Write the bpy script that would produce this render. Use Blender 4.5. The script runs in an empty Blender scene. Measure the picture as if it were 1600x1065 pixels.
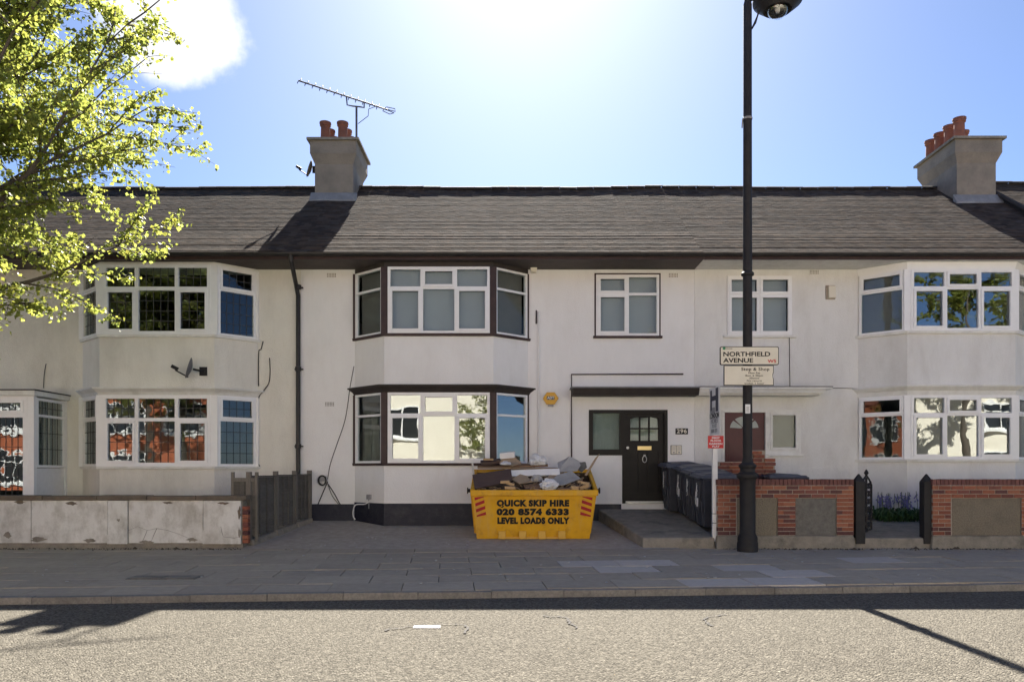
import bpy, bmesh, math, random
from mathutils import Vector, Matrix, noise as mnoise

R = math.radians
random.seed(7)
SC = bpy.context.scene
COL = SC.collection

# ------------------------------------------------------------------ camera
F, HZ, CZ = 1200.0, 735.0, 1.5            # focal length in photo pixels, horizon row, eye height (m)
cam_d = bpy.data.cameras.new('camera')
cam = bpy.data.objects.new('camera', cam_d)
COL.objects.link(cam)
cam.location = (0, 0, CZ)
cam.rotation_euler = (R(90), 0, 0)
cam_d.sensor_width = 36.0
cam_d.lens = F / 1600 * 36.0
cam_d.shift_y = (HZ - 532.5) / 1600
cam_d.clip_end = 3000
SC.camera = cam

# ------------------------------------------------------------------ world, sun, exposure
SUN_EL, SUN_AZ = R(40.8), R(0.8)          # azimuth measured from +Y towards +X
w = bpy.data.worlds.new('World'); SC.world = w; w.use_nodes = True
nt = w.node_tree; N = nt.nodes; L = nt.links
bg = N['Background']; bg.inputs[1].default_value = 0.05
sky = N.new('ShaderNodeTexSky'); sky.sky_type = 'NISHITA'; sky.sun_disc = False
sky.sun_elevation = SUN_EL; sky.sun_rotation = SUN_AZ
sky.air_density = 0.55; sky.dust_density = 0.42; sky.ozone_density = 5.0; sky.altitude = 50
tc = N.new('ShaderNodeTexCoord')
def vmath(op, a, b=None):
    n = N.new('ShaderNodeVectorMath'); n.operation = op
    for k, v in ((0, a), (1, b)):
        if v is None: continue
        if isinstance(v, (tuple, Vector)): n.inputs[k].default_value = tuple(v)
        else: L.new(v, n.inputs[k])
    return n
CL = Vector((-0.447, 1.0, 0.585)).normalized()
sub = vmath('SUBTRACT', tc.outputs['Generated'], CL)
scl = vmath('MULTIPLY', sub.outputs[0], (0.75, 0.9, 1.0))
ln = vmath('LENGTH', scl.outputs[0])
nz = N.new('ShaderNodeTexNoise'); nz.inputs['Scale'].default_value = 7.0; nz.inputs['Detail'].default_value = 8
nz.inputs['Roughness'].default_value = 0.6
L.new(tc.outputs['Generated'], nz.inputs['Vector'])
mr = N.new('ShaderNodeMapRange'); mr.inputs[1].default_value = 0.02; mr.inputs[2].default_value = 0.088
mr.inputs[3].default_value = 0.42; mr.inputs[4].default_value = -0.25
L.new(ln.outputs['Value'], mr.inputs[0])
ad = N.new('ShaderNodeMath'); ad.operation = 'ADD'
L.new(nz.outputs['Fac'], ad.inputs[0]); L.new(mr.outputs[0], ad.inputs[1])
cr = N.new('ShaderNodeMapRange'); cr.interpolation_type = 'SMOOTHSTEP'
cr.inputs[1].default_value = 0.47; cr.inputs[2].default_value = 0.70; cr.inputs[4].default_value = 0.92
L.new(ad.outputs[0], cr.inputs[0])
mx = N.new('ShaderNodeMix'); mx.data_type = 'RGBA'
L.new(cr.outputs[0], mx.inputs[0]); L.new(sky.outputs[0], mx.inputs[6])
mx.inputs[7].default_value = (6.0, 6.05, 6.2, 1)
L.new(mx.outputs[2], bg.inputs[0])

sd = bpy.data.lights.new('sun', 'SUN'); sd.energy = 5.0; sd.angle = R(0.53); sd.color = (1.0, 0.94, 0.84)
sun = bpy.data.objects.new('sun', sd); COL.objects.link(sun)
S_DIR = Vector((math.sin(SUN_AZ) * math.cos(SUN_EL), math.cos(SUN_AZ) * math.cos(SUN_EL), math.sin(SUN_EL)))
sun.rotation_euler = S_DIR.to_track_quat('Z', 'Y').to_euler()
sun.location = (0, 30, 30)
vs = SC.view_settings
vs.view_transform = 'Standard'; vs.look = 'None'; vs.gamma = 1.0; vs.use_curve_mapping = False
vs.exposure = 2.1

# ------------------------------------------------------------------ helpers
def PX(px, Y): return (px - 800) * Y / F      # lateral metres of a photo column at depth Y
def PZ(py, Y): return CZ - (py - HZ) * Y / F  # height of a photo row at depth Y

BASE = {}
def tag(o, label=None, cat=None, group=None, kind=None):
    if label: o['label'] = label
    if cat: o['category'] = cat
    if group: o['group'] = group
    if kind: o['kind'] = kind
    return o
def thing(name, label, cat, loc=(0, 0, 0), group=None):
    o = bpy.data.objects.new(name, None); COL.objects.link(o)
    o.location = loc; o.empty_display_size = 0.2
    BASE[o.name] = Vector(loc)
    return tag(o, label, cat, group)

class MB:
    def __init__(s): s.v = []; s.f = []; s.c = None
    def poly(s, pts):
        n = len(s.v); s.v += [tuple(p) for p in pts]; s.f.append(tuple(range(n, n + len(pts)))); return s
    def hexa(s, p):                            # p: 8 points, bottom 0-3 counter-clockwise seen from above, top 4-7
        n = len(s.v); s.v += [tuple(q) for q in p]
        s.f += [(n, n+3, n+2, n+1), (n+4, n+5, n+6, n+7), (n, n+1, n+5, n+4), (n+1, n+2, n+6, n+5), (n+2, n+3, n+7, n+6), (n+3, n, n+4, n+7)]
        return s
    def box(s, x0, x1, y0, y1, z0, z1, M=None):
        p = [Vector(q) for q in ((x0,y0,z0),(x1,y0,z0),(x1,y1,z0),(x0,y1,z0),(x0,y0,z1),(x1,y0,z1),(x1,y1,z1),(x0,y1,z1))]
        if M is not None: p = [M @ q for q in p]
        return s.hexa(p)
    def bar(s, a, b, wd, dp=None, up=(0, 0, 1)):   # box bar from a to b
        a, b = Vector(a), Vector(b); d = (b - a).normalized(); dp = dp or wd
        up = Vector(up)
        if abs(d.dot(up)) > .98: up = Vector((1, 0, 0))
        r = d.cross(up).normalized(); u = r.cross(d).normalized()
        q = []
        for e in (a, b):
            q.append([e + r*i*wd/2 + u*j*dp/2 for i, j in ((-1,-1),(1,-1),(1,1),(-1,1))])
        return s.hexa(q[0] + q[1])
    def tube(s, pts, rad, n=8, cap=True):
        pts = [Vector(p) for p in pts]; rr = rad if isinstance(rad, (list, tuple)) else [rad]*len(pts)
        base = len(s.v); prev = None
        for i, p in enumerate(pts):
            d = (pts[min(i+1, len(pts)-1)] - pts[max(i-1, 0)])
            d = d.normalized() if d.length > 1e-9 else Vector((0, 0, 1))
            ref = prev if prev is not None else (Vector((0, 0, 1)) if abs(d.z) < .9 else Vector((1, 0, 0)))
            r = (ref - d*ref.dot(d))
            r = r.normalized() if r.length > 1e-6 else d.orthogonal().normalized()
            prev = r; u = d.cross(r)
            for k in range(n):
                a = 2*math.pi*k/n
                s.v.append(tuple(p + (r*math.cos(a) + u*math.sin(a))*rr[i]))
        for i in range(len(pts)-1):
            for k in range(n):
                a = base+i*n+k; b = base+i*n+(k+1) % n
                s.f.append((a, b, b+n, a+n))
        if cap:
            s.f.append(tuple(base+k for k in reversed(range(n)))); s.f.append(tuple(base+(len(pts)-1)*n+k for k in range(n)))
        return s
    def lathe(s, cx, cy, prof, n=20):           # prof: (radius, z) upwards
        base = len(s.v)
        for r, z in prof:
            for k in range(n):
                a = 2*math.pi*k/n; s.v.append((cx+r*math.cos(a), cy+r*math.sin(a), z))
        for i in range(len(prof)-1):
            for k in range(n):
                a = base+i*n+k; b = base+i*n+(k+1) % n
                s.f.append((a, b, b+n, a+n))
        s.f.append(tuple(base+k for k in reversed(range(n)))); s.f.append(tuple(base+(len(prof)-1)*n+k for k in range(n)))
        return s
    def prism(s, pts, z0, z1):                  # pts (x,y) counter-clockwise
        n = len(pts); b = len(s.v)
        s.v += [(x, y, z0) for x, y in pts] + [(x, y, z1) for x, y in pts]
        s.f.append(tuple(b+k for k in reversed(range(n)))); s.f.append(tuple(b+n+k for k in range(n)))
        for k in range(n): s.f.append((b+k, b+(k+1) % n, b+n+(k+1) % n, b+n+k))
        return s
    def extr(s, pts, d):                        # any planar polygon of 3-D points pushed along d
        n = len(pts); b = len(s.v); d = Vector(d)
        s.v += [tuple(p) for p in pts] + [tuple(Vector(p)+d) for p in pts]
        s.f.append(tuple(b+k for k in range(n))); s.f.append(tuple(b+n+k for k in reversed(range(n))))
        for k in range(n): s.f.append((b+k, b+n+k, b+n+(k+1) % n, b+(k+1) % n))
        return s
    def mesh(s, name, off=Vector((0, 0, 0)), smooth=False, fix=True):
        me = bpy.data.meshes.new(name)
        me.from_pydata([(x-off[0], y-off[1], z-off[2]) for x, y, z in s.v], [], s.f)
        if fix:
            bm = bmesh.new(); bm.from_mesh(me); bmesh.ops.recalc_face_normals(bm, faces=bm.faces); bm.to_mesh(me); bm.free()
        if smooth:
            me.shade_smooth() if hasattr(me, 'shade_smooth') else None
        return me
    def build(s, name, m, parent=None, smooth=False, fix=True, bevel=0, off=None):
        o_ = off if off is not None else (BASE[parent.name] if parent is not None else Vector((0, 0, 0)))
        me = s.mesh(name, o_, smooth, fix); me.materials.append(m)
        o = bpy.data.objects.new(name, me); COL.objects.link(o)
        if parent is not None: o.parent = parent
        BASE[o.name] = Vector(o_)
        if bevel:
            b = o.modifiers.new('bevel', 'BEVEL'); b.width = bevel; b.segments = 2; b.limit_method = 'ANGLE'
        return o
def smooth_angle(o, a=40):
    me = o.data
    try:
        me.shade_smooth(); me.set_sharp_from_angle(angle=R(a))
    except Exception: pass
    return o
def copy_tree(o, parent=None):
    c = o.copy(); COL.objects.link(c); c.parent = parent
    for ch in list(o.children): copy_tree(ch, c)
    return c
def text(name, s, m, parent, loc, size, rot=(R(90), 0, 0), align='CENTER', bold=0.0, xs=1.0, ext=0.002, space=1.0):
    cu = bpy.data.curves.new(name, 'FONT'); cu.body = s; cu.size = size; cu.align_x = align; cu.align_y = 'CENTER'
    cu.offset = bold; cu.extrude = ext; cu.space_character = space; cu.resolution_u = 3
    t = bpy.data.objects.new(name, cu); COL.objects.link(t)
    dg = bpy.context.evaluated_depsgraph_get()
    me = bpy.data.meshes.new_from_object(t.evaluated_get(dg)); me.name = name
    bpy.data.objects.remove(t); bpy.data.curves.remove(cu)
    me.materials.clear(); me.materials.append(m)
    o = bpy.data.objects.new(name, me); COL.objects.link(o)
    o.parent = parent
    o.location = Vector(loc) - (BASE[parent.name] if parent is not None else Vector((0,0,0)))
    o.rotation_euler = rot; o.scale = (xs, 1, 1)
    BASE[o.name] = Vector(loc)
    return o

# ------------------------------------------------------------------ materials
def mat(name, c1, c2=None, scale=3.0, rough=0.7, bump=0.0, bscale=80.0, metal=0.0, spec=0.3, c3=None, c3scale=0.6, c3amt=0.5,
        stretch=(1, 1, 1), rnd=0.0, brand=None, c3lo=0.5, streak=0.0):
    m = bpy.data.materials.new(name); m.use_nodes = True
    nt = m.node_tree; N = nt.nodes; L = nt.links; P = N['Principled BSDF']
    P.inputs['Roughness'].default_value = rough; P.inputs['Metallic'].default_value = metal
    P.inputs['Specular IOR Level'].default_value = spec
    g = N.new('ShaderNodeNewGeometry')
    mp = N.new('ShaderNodeMapping'); mp.inputs['Scale'].default_value = stretch
    L.new(g.outputs['Position'], mp.inputs['Vector'])
    col = None
    def rgb(c):
        n = N.new('ShaderNodeRGB'); n.outputs[0].default_value = (*c, 1); return n.outputs[0]
    col = rgb(c1)
    if c2:
        nz = N.new('ShaderNodeTexNoise'); nz.inputs['Scale'].default_value = scale; nz.inputs['Detail'].default_value = 7
        nz.inputs['Roughness'].default_value = 0.65
        L.new(mp.outputs[0], nz.inputs['Vector'])
        r = N.new('ShaderNodeMapRange'); r.inputs[1].default_value = 0.32; r.inputs[2].default_value = 0.68
        L.new(nz.outputs['Fac'], r.inputs[0])
        x = N.new('ShaderNodeMix'); x.data_type = 'RGBA'
        L.new(r.outputs[0], x.inputs[0]); L.new(col, x.inputs[6]); L.new(rgb(c2), x.inputs[7]); col = x.outputs[2]
    if c3:
        nz = N.new('ShaderNodeTexNoise'); nz.inputs['Scale'].default_value = c3scale; nz.inputs['Detail'].default_value = 9
        nz.inputs['Roughness'].default_value = 0.7
        L.new(mp.outputs[0], nz.inputs['Vector'])
        r = N.new('ShaderNodeMapRange'); r.inputs[1].default_value = c3lo; r.inputs[2].default_value = c3lo + .22; r.inputs[4].default_value = c3amt
        L.new(nz.outputs['Fac'], r.inputs[0])
        x = N.new('ShaderNodeMix'); x.data_type = 'RGBA'
        L.new(r.outputs[0], x.inputs[0]); L.new(col, x.inputs[6]); L.new(rgb(c3), x.inputs[7]); col = x.outputs[2]
    if streak:
        m3 = N.new('ShaderNodeMapping'); m3.inputs['Scale'].default_value = (2.2, 2.2, .5); L.new(g.outputs['Position'], m3.inputs['Vector'])
        nz = N.new('ShaderNodeTexNoise'); nz.inputs['Scale'].default_value = 1.6; nz.inputs['Detail'].default_value = 8; nz.inputs['Roughness'].default_value = .7
        L.new(m3.outputs[0], nz.inputs['Vector'])
        r = N.new('ShaderNodeMapRange'); r.inputs[1].default_value = .5; r.inputs[2].default_value = .78; r.inputs[4].default_value = streak
        L.new(nz.outputs['Fac'], r.inputs[0])
        x = N.new('ShaderNodeMix'); x.data_type = 'RGBA'
        L.new(r.outputs[0], x.inputs[0]); L.new(col, x.inputs[6]); L.new(rgb((.36,.34,.29)), x.inputs[7]); col = x.outputs[2]
    if rnd:
        oi = N.new('ShaderNodeObjectInfo')
        r = N.new('ShaderNodeMapRange'); r.inputs[3].default_value = 1 - rnd; r.inputs[4].default_value = 1 + rnd
        L.new(oi.outputs['Random'], r.inputs[0])
        x = N.new('ShaderNodeMix'); x.data_type = 'RGBA'; x.blend_type = 'MULTIPLY'; x.inputs[0].default_value = 1
        cc = N.new('ShaderNodeCombineColor')
        for k in range(3): L.new(r.outputs[0], cc.inputs[k])
        L.new(col, x.inputs[6]); L.new(cc.outputs[0], x.inputs[7]); col = x.outputs[2]
    if brand:                                    # per-face random tone stored on the mesh
        at = N.new('ShaderNodeAttribute'); at.attribute_name = 'tone'
        x = N.new('ShaderNodeMix'); x.data_type = 'RGBA'; x.blend_type = 'MULTIPLY'; x.inputs[0].default_value = 1
        L.new(col, x.inputs[6]); L.new(at.outputs['Color'], x.inputs[7]); col = x.outputs[2]
    L.new(col, P.inputs['Base Color'])
    if bump:
        nz = N.new('ShaderNodeTexNoise'); nz.inputs['Scale'].default_value = bscale; nz.inputs['Detail'].default_value = 4
        L.new(g.outputs['Position'], nz.inputs['Vector'])
        b = N.new('ShaderNodeBump'); b.inputs['Strength'].default_value = bump; b.inputs['Distance'].default_value = 0.02
        L.new(nz.outputs['Fac'], b.inputs['Height']); L.new(b.outputs[0], P.inputs['Normal'])
    return m

M = {}
M['render_white'] = mat('render_white', (.80,.80,.79), (.76,.76,.75), 2.0, .8, .35, 45, c3=(.62,.60,.56), c3scale=.7, c3amt=.4, stretch=(1,1,.5), streak=.10)
M['render_cream'] = mat('render_cream', (.76,.745,.68), (.69,.675,.61), 2.2, .85, .55, 40, c3=(.48,.46,.40), c3scale=.8, c3amt=.55, stretch=(1,1,.45), streak=.22)
M['render_grey'] = mat('render_grey', (.74,.74,.72), (.68,.68,.66), 2.0, .85, .45, 40, c3=(.50,.48,.44), c3scale=.8, c3amt=.5, stretch=(1,1,.5), streak=.22)
M['plinth'] = mat('plinth_paint', (.012,.014,.028), (.02,.022,.036), 6, .5, .3, 30, c3=(.1,.1,.1), c3scale=2, c3amt=.35)
M['upvc'] = mat('white_upvc', (.82,.83,.83), (.77,.78,.78), 4, .35, spec=.45)
M['white_wood'] = mat('white_painted_wood', (.76,.76,.73), (.66,.66,.62), 6, .5, .15, 60, c3=(.4,.38,.33), c3scale=2.5, c3amt=.4)
M['brown'] = mat('brown_paint', (.055,.032,.03), (.035,.022,.022), 6, .5, .1, 60)
M['brown_cornice'] = mat('dark_brown_cornice', (.05,.042,.038), (.035,.03,.028), 5, .6, .15, 60)
M['soffit'] = mat('brown_soffit', (.09,.075,.068), (.06,.05,.045), 3, .65)
M['gutter'] = mat('black_gutter', (.02,.019,.019), (.035,.033,.032), 5, .4)
M['tile'] = mat('roof_tile', (.085,.067,.055), (.056,.046,.04), 1.3, 1.0, .25, 60, spec=.03, c3=(.11,.095,.08), c3scale=1.6, c3amt=.4, brand=True)
M['deck'] = mat('roof_underlay', (.05,.045,.042), None, rough=.9)
M['ridge'] = mat('ridge_tile_clay', (.07,.06,.055), (.045,.04,.038), 3, .8, .3, 40, rnd=.15)
M['stack'] = mat('chimney_render', (.29,.25,.20), (.21,.185,.15), 2.2, .9, .6, 25, c3=(.14,.12,.1), c3scale=1.5, c3amt=.6)
M['pot'] = mat('terracotta', (.25,.10,.065), (.17,.07,.05), 4, .8, .2, 40, c3=(.1,.06,.05), c3scale=4, c3amt=.5, rnd=.15)
M['lead'] = mat('lead_flashing', (.3,.3,.3), (.2,.2,.2), 5, .6)
M['leading'] = mat('window_lead', (.06,.06,.06), None, rough=.5)
M['black_iron'] = mat('black_iron', (.022,.021,.022), (.03,.029,.029), 8, .6, .15, 50, spec=.2, c3=(.045,.036,.03), c3scale=3, c3amt=.3)
M['black_plastic'] = mat('black_bin_plastic', (.036,.04,.052), (.052,.056,.07), 5, .45, .1, 90, spec=.4, c3=(.07,.07,.075), c3scale=4, c3amt=.35)
M['bin_lid'] = mat('grey_bin_lid', (.10,.108,.13), (.07,.075,.092), 5, .45, .1, 90, c3=(.12,.12,.13), c3scale=4, c3amt=.4)
M['white_paint'] = mat('white_marker_paint', (.75,.75,.73), None, rough=.6)
M['skip_yellow'] = mat('skip_yellow', (.74,.40,.012), (.64,.33,.01), 3, .5, .5, 6, c3=(.26,.12,.03), c3scale=6, c3amt=.6, c3lo=.55, streak=.3)
M['skip_tab'] = mat('skip_tab_yellow', (.72,.43,.08), (.62,.36,.05), 6, .5)
M['skip_in'] = mat('skip_inside', (.05,.04,.03), (.12,.07,.03), 4, .8, .3, 20)
M['stencil'] = mat('stencil_black', (.008,.010,.012), None, rough=.6)
M['chev'] = mat('chevron_red', (.42,.02,.03), (.32,.02,.025), 8, .45)
def asphalt():
    m = mat('road_asphalt', (.215,.195,.16), (.085,.077,.062), 28, .95, 0, spec=.12, c3=(.09,.08,.064), c3scale=.5, c3amt=.35)
    N = m.node_tree.nodes; L = m.node_tree.links; P = N['Principled BSDF']
    g = N.new('ShaderNodeNewGeometry'); v = N.new('ShaderNodeTexVoronoi'); v.inputs['Scale'].default_value = 56
    n = N.new('ShaderNodeTexNoise'); n.inputs['Scale'].default_value = 16; n.inputs['Detail'].default_value = 5
    L.new(g.outputs['Position'], v.inputs['Vector']); L.new(g.outputs['Position'], n.inputs['Vector'])
    a = N.new('ShaderNodeMath'); a.operation = 'SUBTRACT'; L.new(n.outputs['Fac'], a.inputs[0]); L.new(v.outputs['Distance'], a.inputs[1])
    b = N.new('ShaderNodeBump'); b.inputs['Strength'].default_value = 1.0; b.inputs['Distance'].default_value = .028
    L.new(a.outputs[0], b.inputs['Height']); L.new(b.outputs[0], P.inputs['Normal'])
    src = P.inputs['Base Color'].links[0].from_socket
    x = N.new('ShaderNodeMix'); x.data_type = 'RGBA'; x.blend_type = 'MULTIPLY'; x.inputs[0].default_value = .75
    r = N.new('ShaderNodeMapRange'); r.inputs[3].default_value = .3; r.inputs[4].default_value = 1.7; L.new(v.outputs['Color'], r.inputs[0])
    L.new(src, x.inputs[6]); L.new(r.outputs[0], x.inputs[7]); L.new(x.outputs[2], P.inputs['Base Color'])
    return m
M['asphalt'] = asphalt()
M['fore'] = mat('forecourt_concrete', (.47,.415,.35), (.35,.31,.26), 7, 1.0, .6, 70, spec=.03, c3=(.46,.43,.385), c3scale=1.6, c3amt=.45, c3lo=.55)
M['slab'] = mat('paving_slab', (.45,.385,.295), (.38,.325,.25), 9, 1.0, .35, 60, spec=.03, c3=(.30,.265,.22), c3scale=1.2, c3amt=.5, rnd=.06)
M['slab_new'] = mat('paving_slab_pale', (.56,.50,.43), (.49,.435,.37), 9, 1.0, .3, 60, spec=.03, rnd=.08)
M['joint'] = mat('joint_sand', (.14,.125,.105), (.09,.08,.07), 12, .95)
M['kerb'] = mat('kerb_granite', (.28,.255,.22), (.18,.165,.145), 30, .8, .4, 50, c3=(.06,.058,.055), c3scale=3, c3amt=.5, rnd=.12)
M['concrete'] = mat('old_concrete', (.31,.28,.23), (.22,.2,.165), 6, 1.0, .6, 35, spec=.05, c3=(.07,.068,.06), c3scale=2.2, c3amt=.7)
M['soil'] = mat('soil', (.05,.042,.032), (.09,.08,.06), 12, .95, 1.0, 30)
M['grass_far'] = mat('far_ground', (.10,.11,.07), (.13,.12,.09), 1, .95)
BR = [(.33,.12,.07), (.27,.092,.06), (.36,.145,.085), (.20,.075,.06), (.13,.058,.055)]
M['brick'] = [mat('red_brick_%d' % i, c, tuple(k*.75 for k in c), 25, .85, .5, 60, c3=(.1,.05,.04), c3scale=9, c3amt=.4, rnd=.12) for i, c in enumerate(BR)]
M['coping_brick'] = mat('coping_brick', (.19,.085,.07), (.13,.06,.055), 20, .85, .5, 60, rnd=.15)
M['mortar'] = mat('mortar', (.42,.37,.30), (.31,.27,.22), 20, .95, .5, 70)
M['pebble'] = mat('pebbledash', (.27,.23,.165), (.15,.13,.10), 45, .9, 1.0, 45, c3=(.1,.09,.07), c3scale=3, c3amt=.5)
M['panel_grey'] = mat('grey_render_panel', (.19,.18,.155), (.13,.125,.11), 12, .9, .7, 35, c3=(.08,.08,.07), c3scale=3, c3amt=.5)
M['wall_white'] = mat('worn_white_paint', (.74,.73,.69), (.63,.62,.58), 3, .8, .4, 25, c3=(.33,.31,.26), c3scale=2.6, c3amt=.8, stretch=(1,1,.7), c3lo=.46, streak=.45)
M['coping'] = mat('stained_coping', (.17,.14,.105), (.11,.095,.075), 10, .9, .6, 30, c3=(.25,.13,.08), c3scale=4, c3amt=.4)
M['fence'] = mat('weathered_fence', (.135,.125,.108), (.09,.085,.075), 9, .9, .5, 30, c3=(.12,.12,.10), c3scale=3, c3amt=.5, stretch=(1,1,3), rnd=.15)
M['fence_post'] = mat('fence_post', (.20,.18,.15), (.14,.128,.11), 8, .9, .4, 40, stretch=(4,4,.6))
M['door_black'] = mat('black_door_paint', (.011,.010,.009), (.016,.014,.012), 5, .5, .1, 50, spec=.22)
M['door_red'] = mat('maroon_door', (.085,.02,.024), (.065,.016,.02), 5, .4, .08, 60)
M['brass'] = mat('brass', (.6,.48,.24), None, rough=.35, metal=.8)
M['steel'] = mat('galvanised_steel', (.45,.46,.47), (.35,.36,.37), 8, .45, metal=.7)
M['aerial'] = mat('aerial_metal', (.10,.10,.105), (.07,.07,.075), 8, .6, spec=.3)
M['cable'] = mat('black_cable', (.02,.02,.02), None, rough=.6)
M['white_cable'] = mat('white_cable', (.7,.7,.68), None, rough=.6)
M['dish'] = mat('dish_grey', (.16,.16,.165), (.12,.12,.125), 6, .5)
M['cream_sign'] = mat('sign_cream', (.74,.70,.58), (.70,.66,.54), 8, .5, c3=(.6,.56,.45), c3scale=4, c3amt=.3)
M['sign_black'] = mat('sign_black', (.012,.011,.011), None, rough=.5)
M['sign_red'] = mat('sign_red', (.55,.04,.04), None, rough=.5)
M['sign_green'] = mat('sign_green', (.05,.25,.12), None, rough=.5)
M['sign_white'] = mat('sign_white', (.78,.78,.77), (.72,.72,.71), 9, .5)
M['sign_navy'] = mat('sign_navy', (.025,.03,.06), None, rough=.5)
M['sign_grey'] = mat('sign_grey', (.3,.3,.31), None, rough=.5)
M['alarm'] = mat('alarm_yellow', (.68,.38,.04), (.6,.32,.03), 8, .4)
M['lamp_white'] = mat('plastic_cream', (.7,.66,.55), None, rough=.4)
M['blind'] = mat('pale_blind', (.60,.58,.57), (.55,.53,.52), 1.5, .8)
M['brown_blind'] = mat('brown_blind', (.27,.24,.215), (.22,.20,.18), 2, .9)  # added sheet behind panes; its colour stands in for the room's light and shade
M['net'] = mat('net_curtain', (.45,.48,.44), (.36,.39,.36), 9, .9, stretch=(5,5,.3))
M['room'] = mat('room_plaster', (.52,.49,.45), (.46,.43,.40), 2, .9)
M['wood_light'] = mat('pale_timber', (.56,.40,.22), (.46,.31,.16), 6, .7, .2, 50, stretch=(1,6,6), rnd=.15)
M['wood_mid'] = mat('brown_timber', (.24,.15,.09), (.16,.10,.065), 6, .7, .25, 50, stretch=(1,6,6), rnd=.15)
M['board_brown'] = mat('dark_laminate', (.10,.065,.052), (.075,.05,.042), 5, .5, .1, 40, stretch=(1,5,5))
M['card'] = mat('cardboard', (.40,.30,.20), (.32,.24,.16), 5, .85, rnd=.1)
M['plaster'] = mat('plasterboard', (.48,.47,.45), (.36,.35,.33), 4, .85, .2, 40, rnd=.12)
M['white_board'] = mat('white_board', (.78,.78,.78), (.70,.70,.70), 4, .5)
M['bag'] = mat('white_plastic_bag', (.74,.75,.77), (.6,.61,.63), 8, .3, .3, 20, spec=.5)
M['rubble'] = mat('mixed_rubble', (.16,.12,.09), (.07,.055,.045), 9, .9, 1.0, 25, c3=(.35,.32,.28), c3scale=5, c3amt=.6)
M['bark'] = mat('grey_bark', (.12,.10,.08), (.07,.06,.05), 9, .9, .6, 30, stretch=(1,1,.4))
M['house_cream'] = mat('sunlit_cream_render', (.78,.74,.64), (.73,.69,.59), 1.5, .8, .3, 40)
M['house_brick'] = mat('opposite_red_brick', (.42,.13,.06), (.34,.10,.05), 9, .85, .3, 40)
M['roof_red'] = mat('opposite_red_tiles', (.27,.09,.055), (.18,.07,.05), 6, .85, .3, 20)
M['pane_far'] = mat('far_window_glass', (.02,.022,.025), None, rough=.05, spec=.6)
M['blue'] = mat('bluebell_petal', (.17,.16,.34), (.24,.22,.42), 30, .6)
M['leaf_low'] = mat('bluebell_leaf', (.06,.13,.035), (.045,.09,.03), 20, .5, rnd=.1)
M['stem'] = mat('flower_stem', (.13,.17,.08), None, rough=.6)

def glass(name, refl=0.2, tint=(.82,.86,.86), wav=0.02, wsc=1.6):
    m = bpy.data.materials.new(name); m.use_nodes = True
    nt = m.node_tree; N = nt.nodes; L = nt.links
    for n in list(N):
        if n.type != 'OUTPUT_MATERIAL': N.remove(n)
    out = [n for n in N if n.type == 'OUTPUT_MATERIAL'][0]
    g = N.new('ShaderNodeNewGeometry')
    nz = N.new('ShaderNodeTexNoise'); nz.inputs['Scale'].default_value = wsc; nz.inputs['Detail'].default_value = 1.5
    L.new(g.outputs['Position'], nz.inputs['Vector'])
    b = N.new('ShaderNodeBump'); b.inputs['Strength'].default_value = 1.0; b.inputs['Distance'].default_value = wav
    L.new(nz.outputs['Fac'], b.inputs['Height'])
    gl = N.new('ShaderNodeBsdfGlossy'); gl.inputs['Roughness'].default_value = 0.0; gl.inputs['Color'].default_value = (.95,.97,.97,1)
    L.new(b.outputs[0], gl.inputs['Normal'])
    tr = N.new('ShaderNodeBsdfTransparent'); tr.inputs['Color'].default_value = (*tint, 1)
    lw = N.new('ShaderNodeLayerWeight'); lw.inputs['Blend'].default_value = .5
    pw = N.new('ShaderNodeMath'); pw.operation = 'POWER'; pw.inputs[1].default_value = 5; L.new(lw.outputs['Facing'], pw.inputs[0])
    mr = N.new('ShaderNodeMapRange'); mr.inputs[1].default_value = 0; mr.inputs[2].default_value = 1; mr.inputs[3].default_value = refl; mr.inputs[4].default_value = 1
    L.new(pw.outputs[0], mr.inputs[0])
    mx = N.new('ShaderNodeMixShader'); L.new(mr.outputs[0], mx.inputs[0]); L.new(tr.outputs[0], mx.inputs[1]); L.new(gl.outputs[0], mx.inputs[2])
    L.new(mx.outputs[0], out.inputs['Surface'])
    return m
M['glass'] = glass('window_glass', .10, wav=.003)
M['glass_wavy'] = glass('bowed_glass', .13, wav=.0026, wsc=1.6)
M['glass_old'] = glass('old_leaded_glass', .085, wav=.0016, wsc=4.0)
M['glass_dim'] = glass('dull_glass', .018, wav=.003)
M['glass_side'] = glass('old_side_glass', .04, wav=.0016, wsc=4.0)
M['glass_bowl'] = glass('lamp_bowl', .12, (.9,.92,.93), 0.0)

def leafmat(name, c, t, rnd=.25):
    m = bpy.data.materials.new(name); m.use_nodes = True
    nt = m.node_tree; N = nt.nodes; L = nt.links
    P = N['Principled BSDF']; out = [n for n in N if n.type == 'OUTPUT_MATERIAL'][0]
    at = N.new('ShaderNodeAttribute'); at.attribute_name = 'tone'
    def mul(c):
        x = N.new('ShaderNodeMix'); x.data_type = 'RGBA'; x.blend_type = 'MULTIPLY'; x.inputs[0].default_value = 1
        x.inputs[6].default_value = (*c, 1); L.new(at.outputs['Color'], x.inputs[7]); return x.outputs[2]
    L.new(mul(c), P.inputs['Base Color']); P.inputs['Roughness'].default_value = .45; P.inputs['Specular IOR Level'].default_value = .4
    tr = N.new('ShaderNodeBsdfTranslucent'); L.new(mul(t), tr.inputs['Color'])
    mx = N.new('ShaderNodeMixShader'); mx.inputs[0].default_value = .5
    L.new(P.outputs[0], mx.inputs[1]); L.new(tr.outputs[0], mx.inputs[2]); L.new(mx.outputs[0], out.inputs['Surface'])
    return m
M['leaf'] = leafmat('spring_leaf', (.145,.175,.045), (.44,.48,.10))

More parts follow.
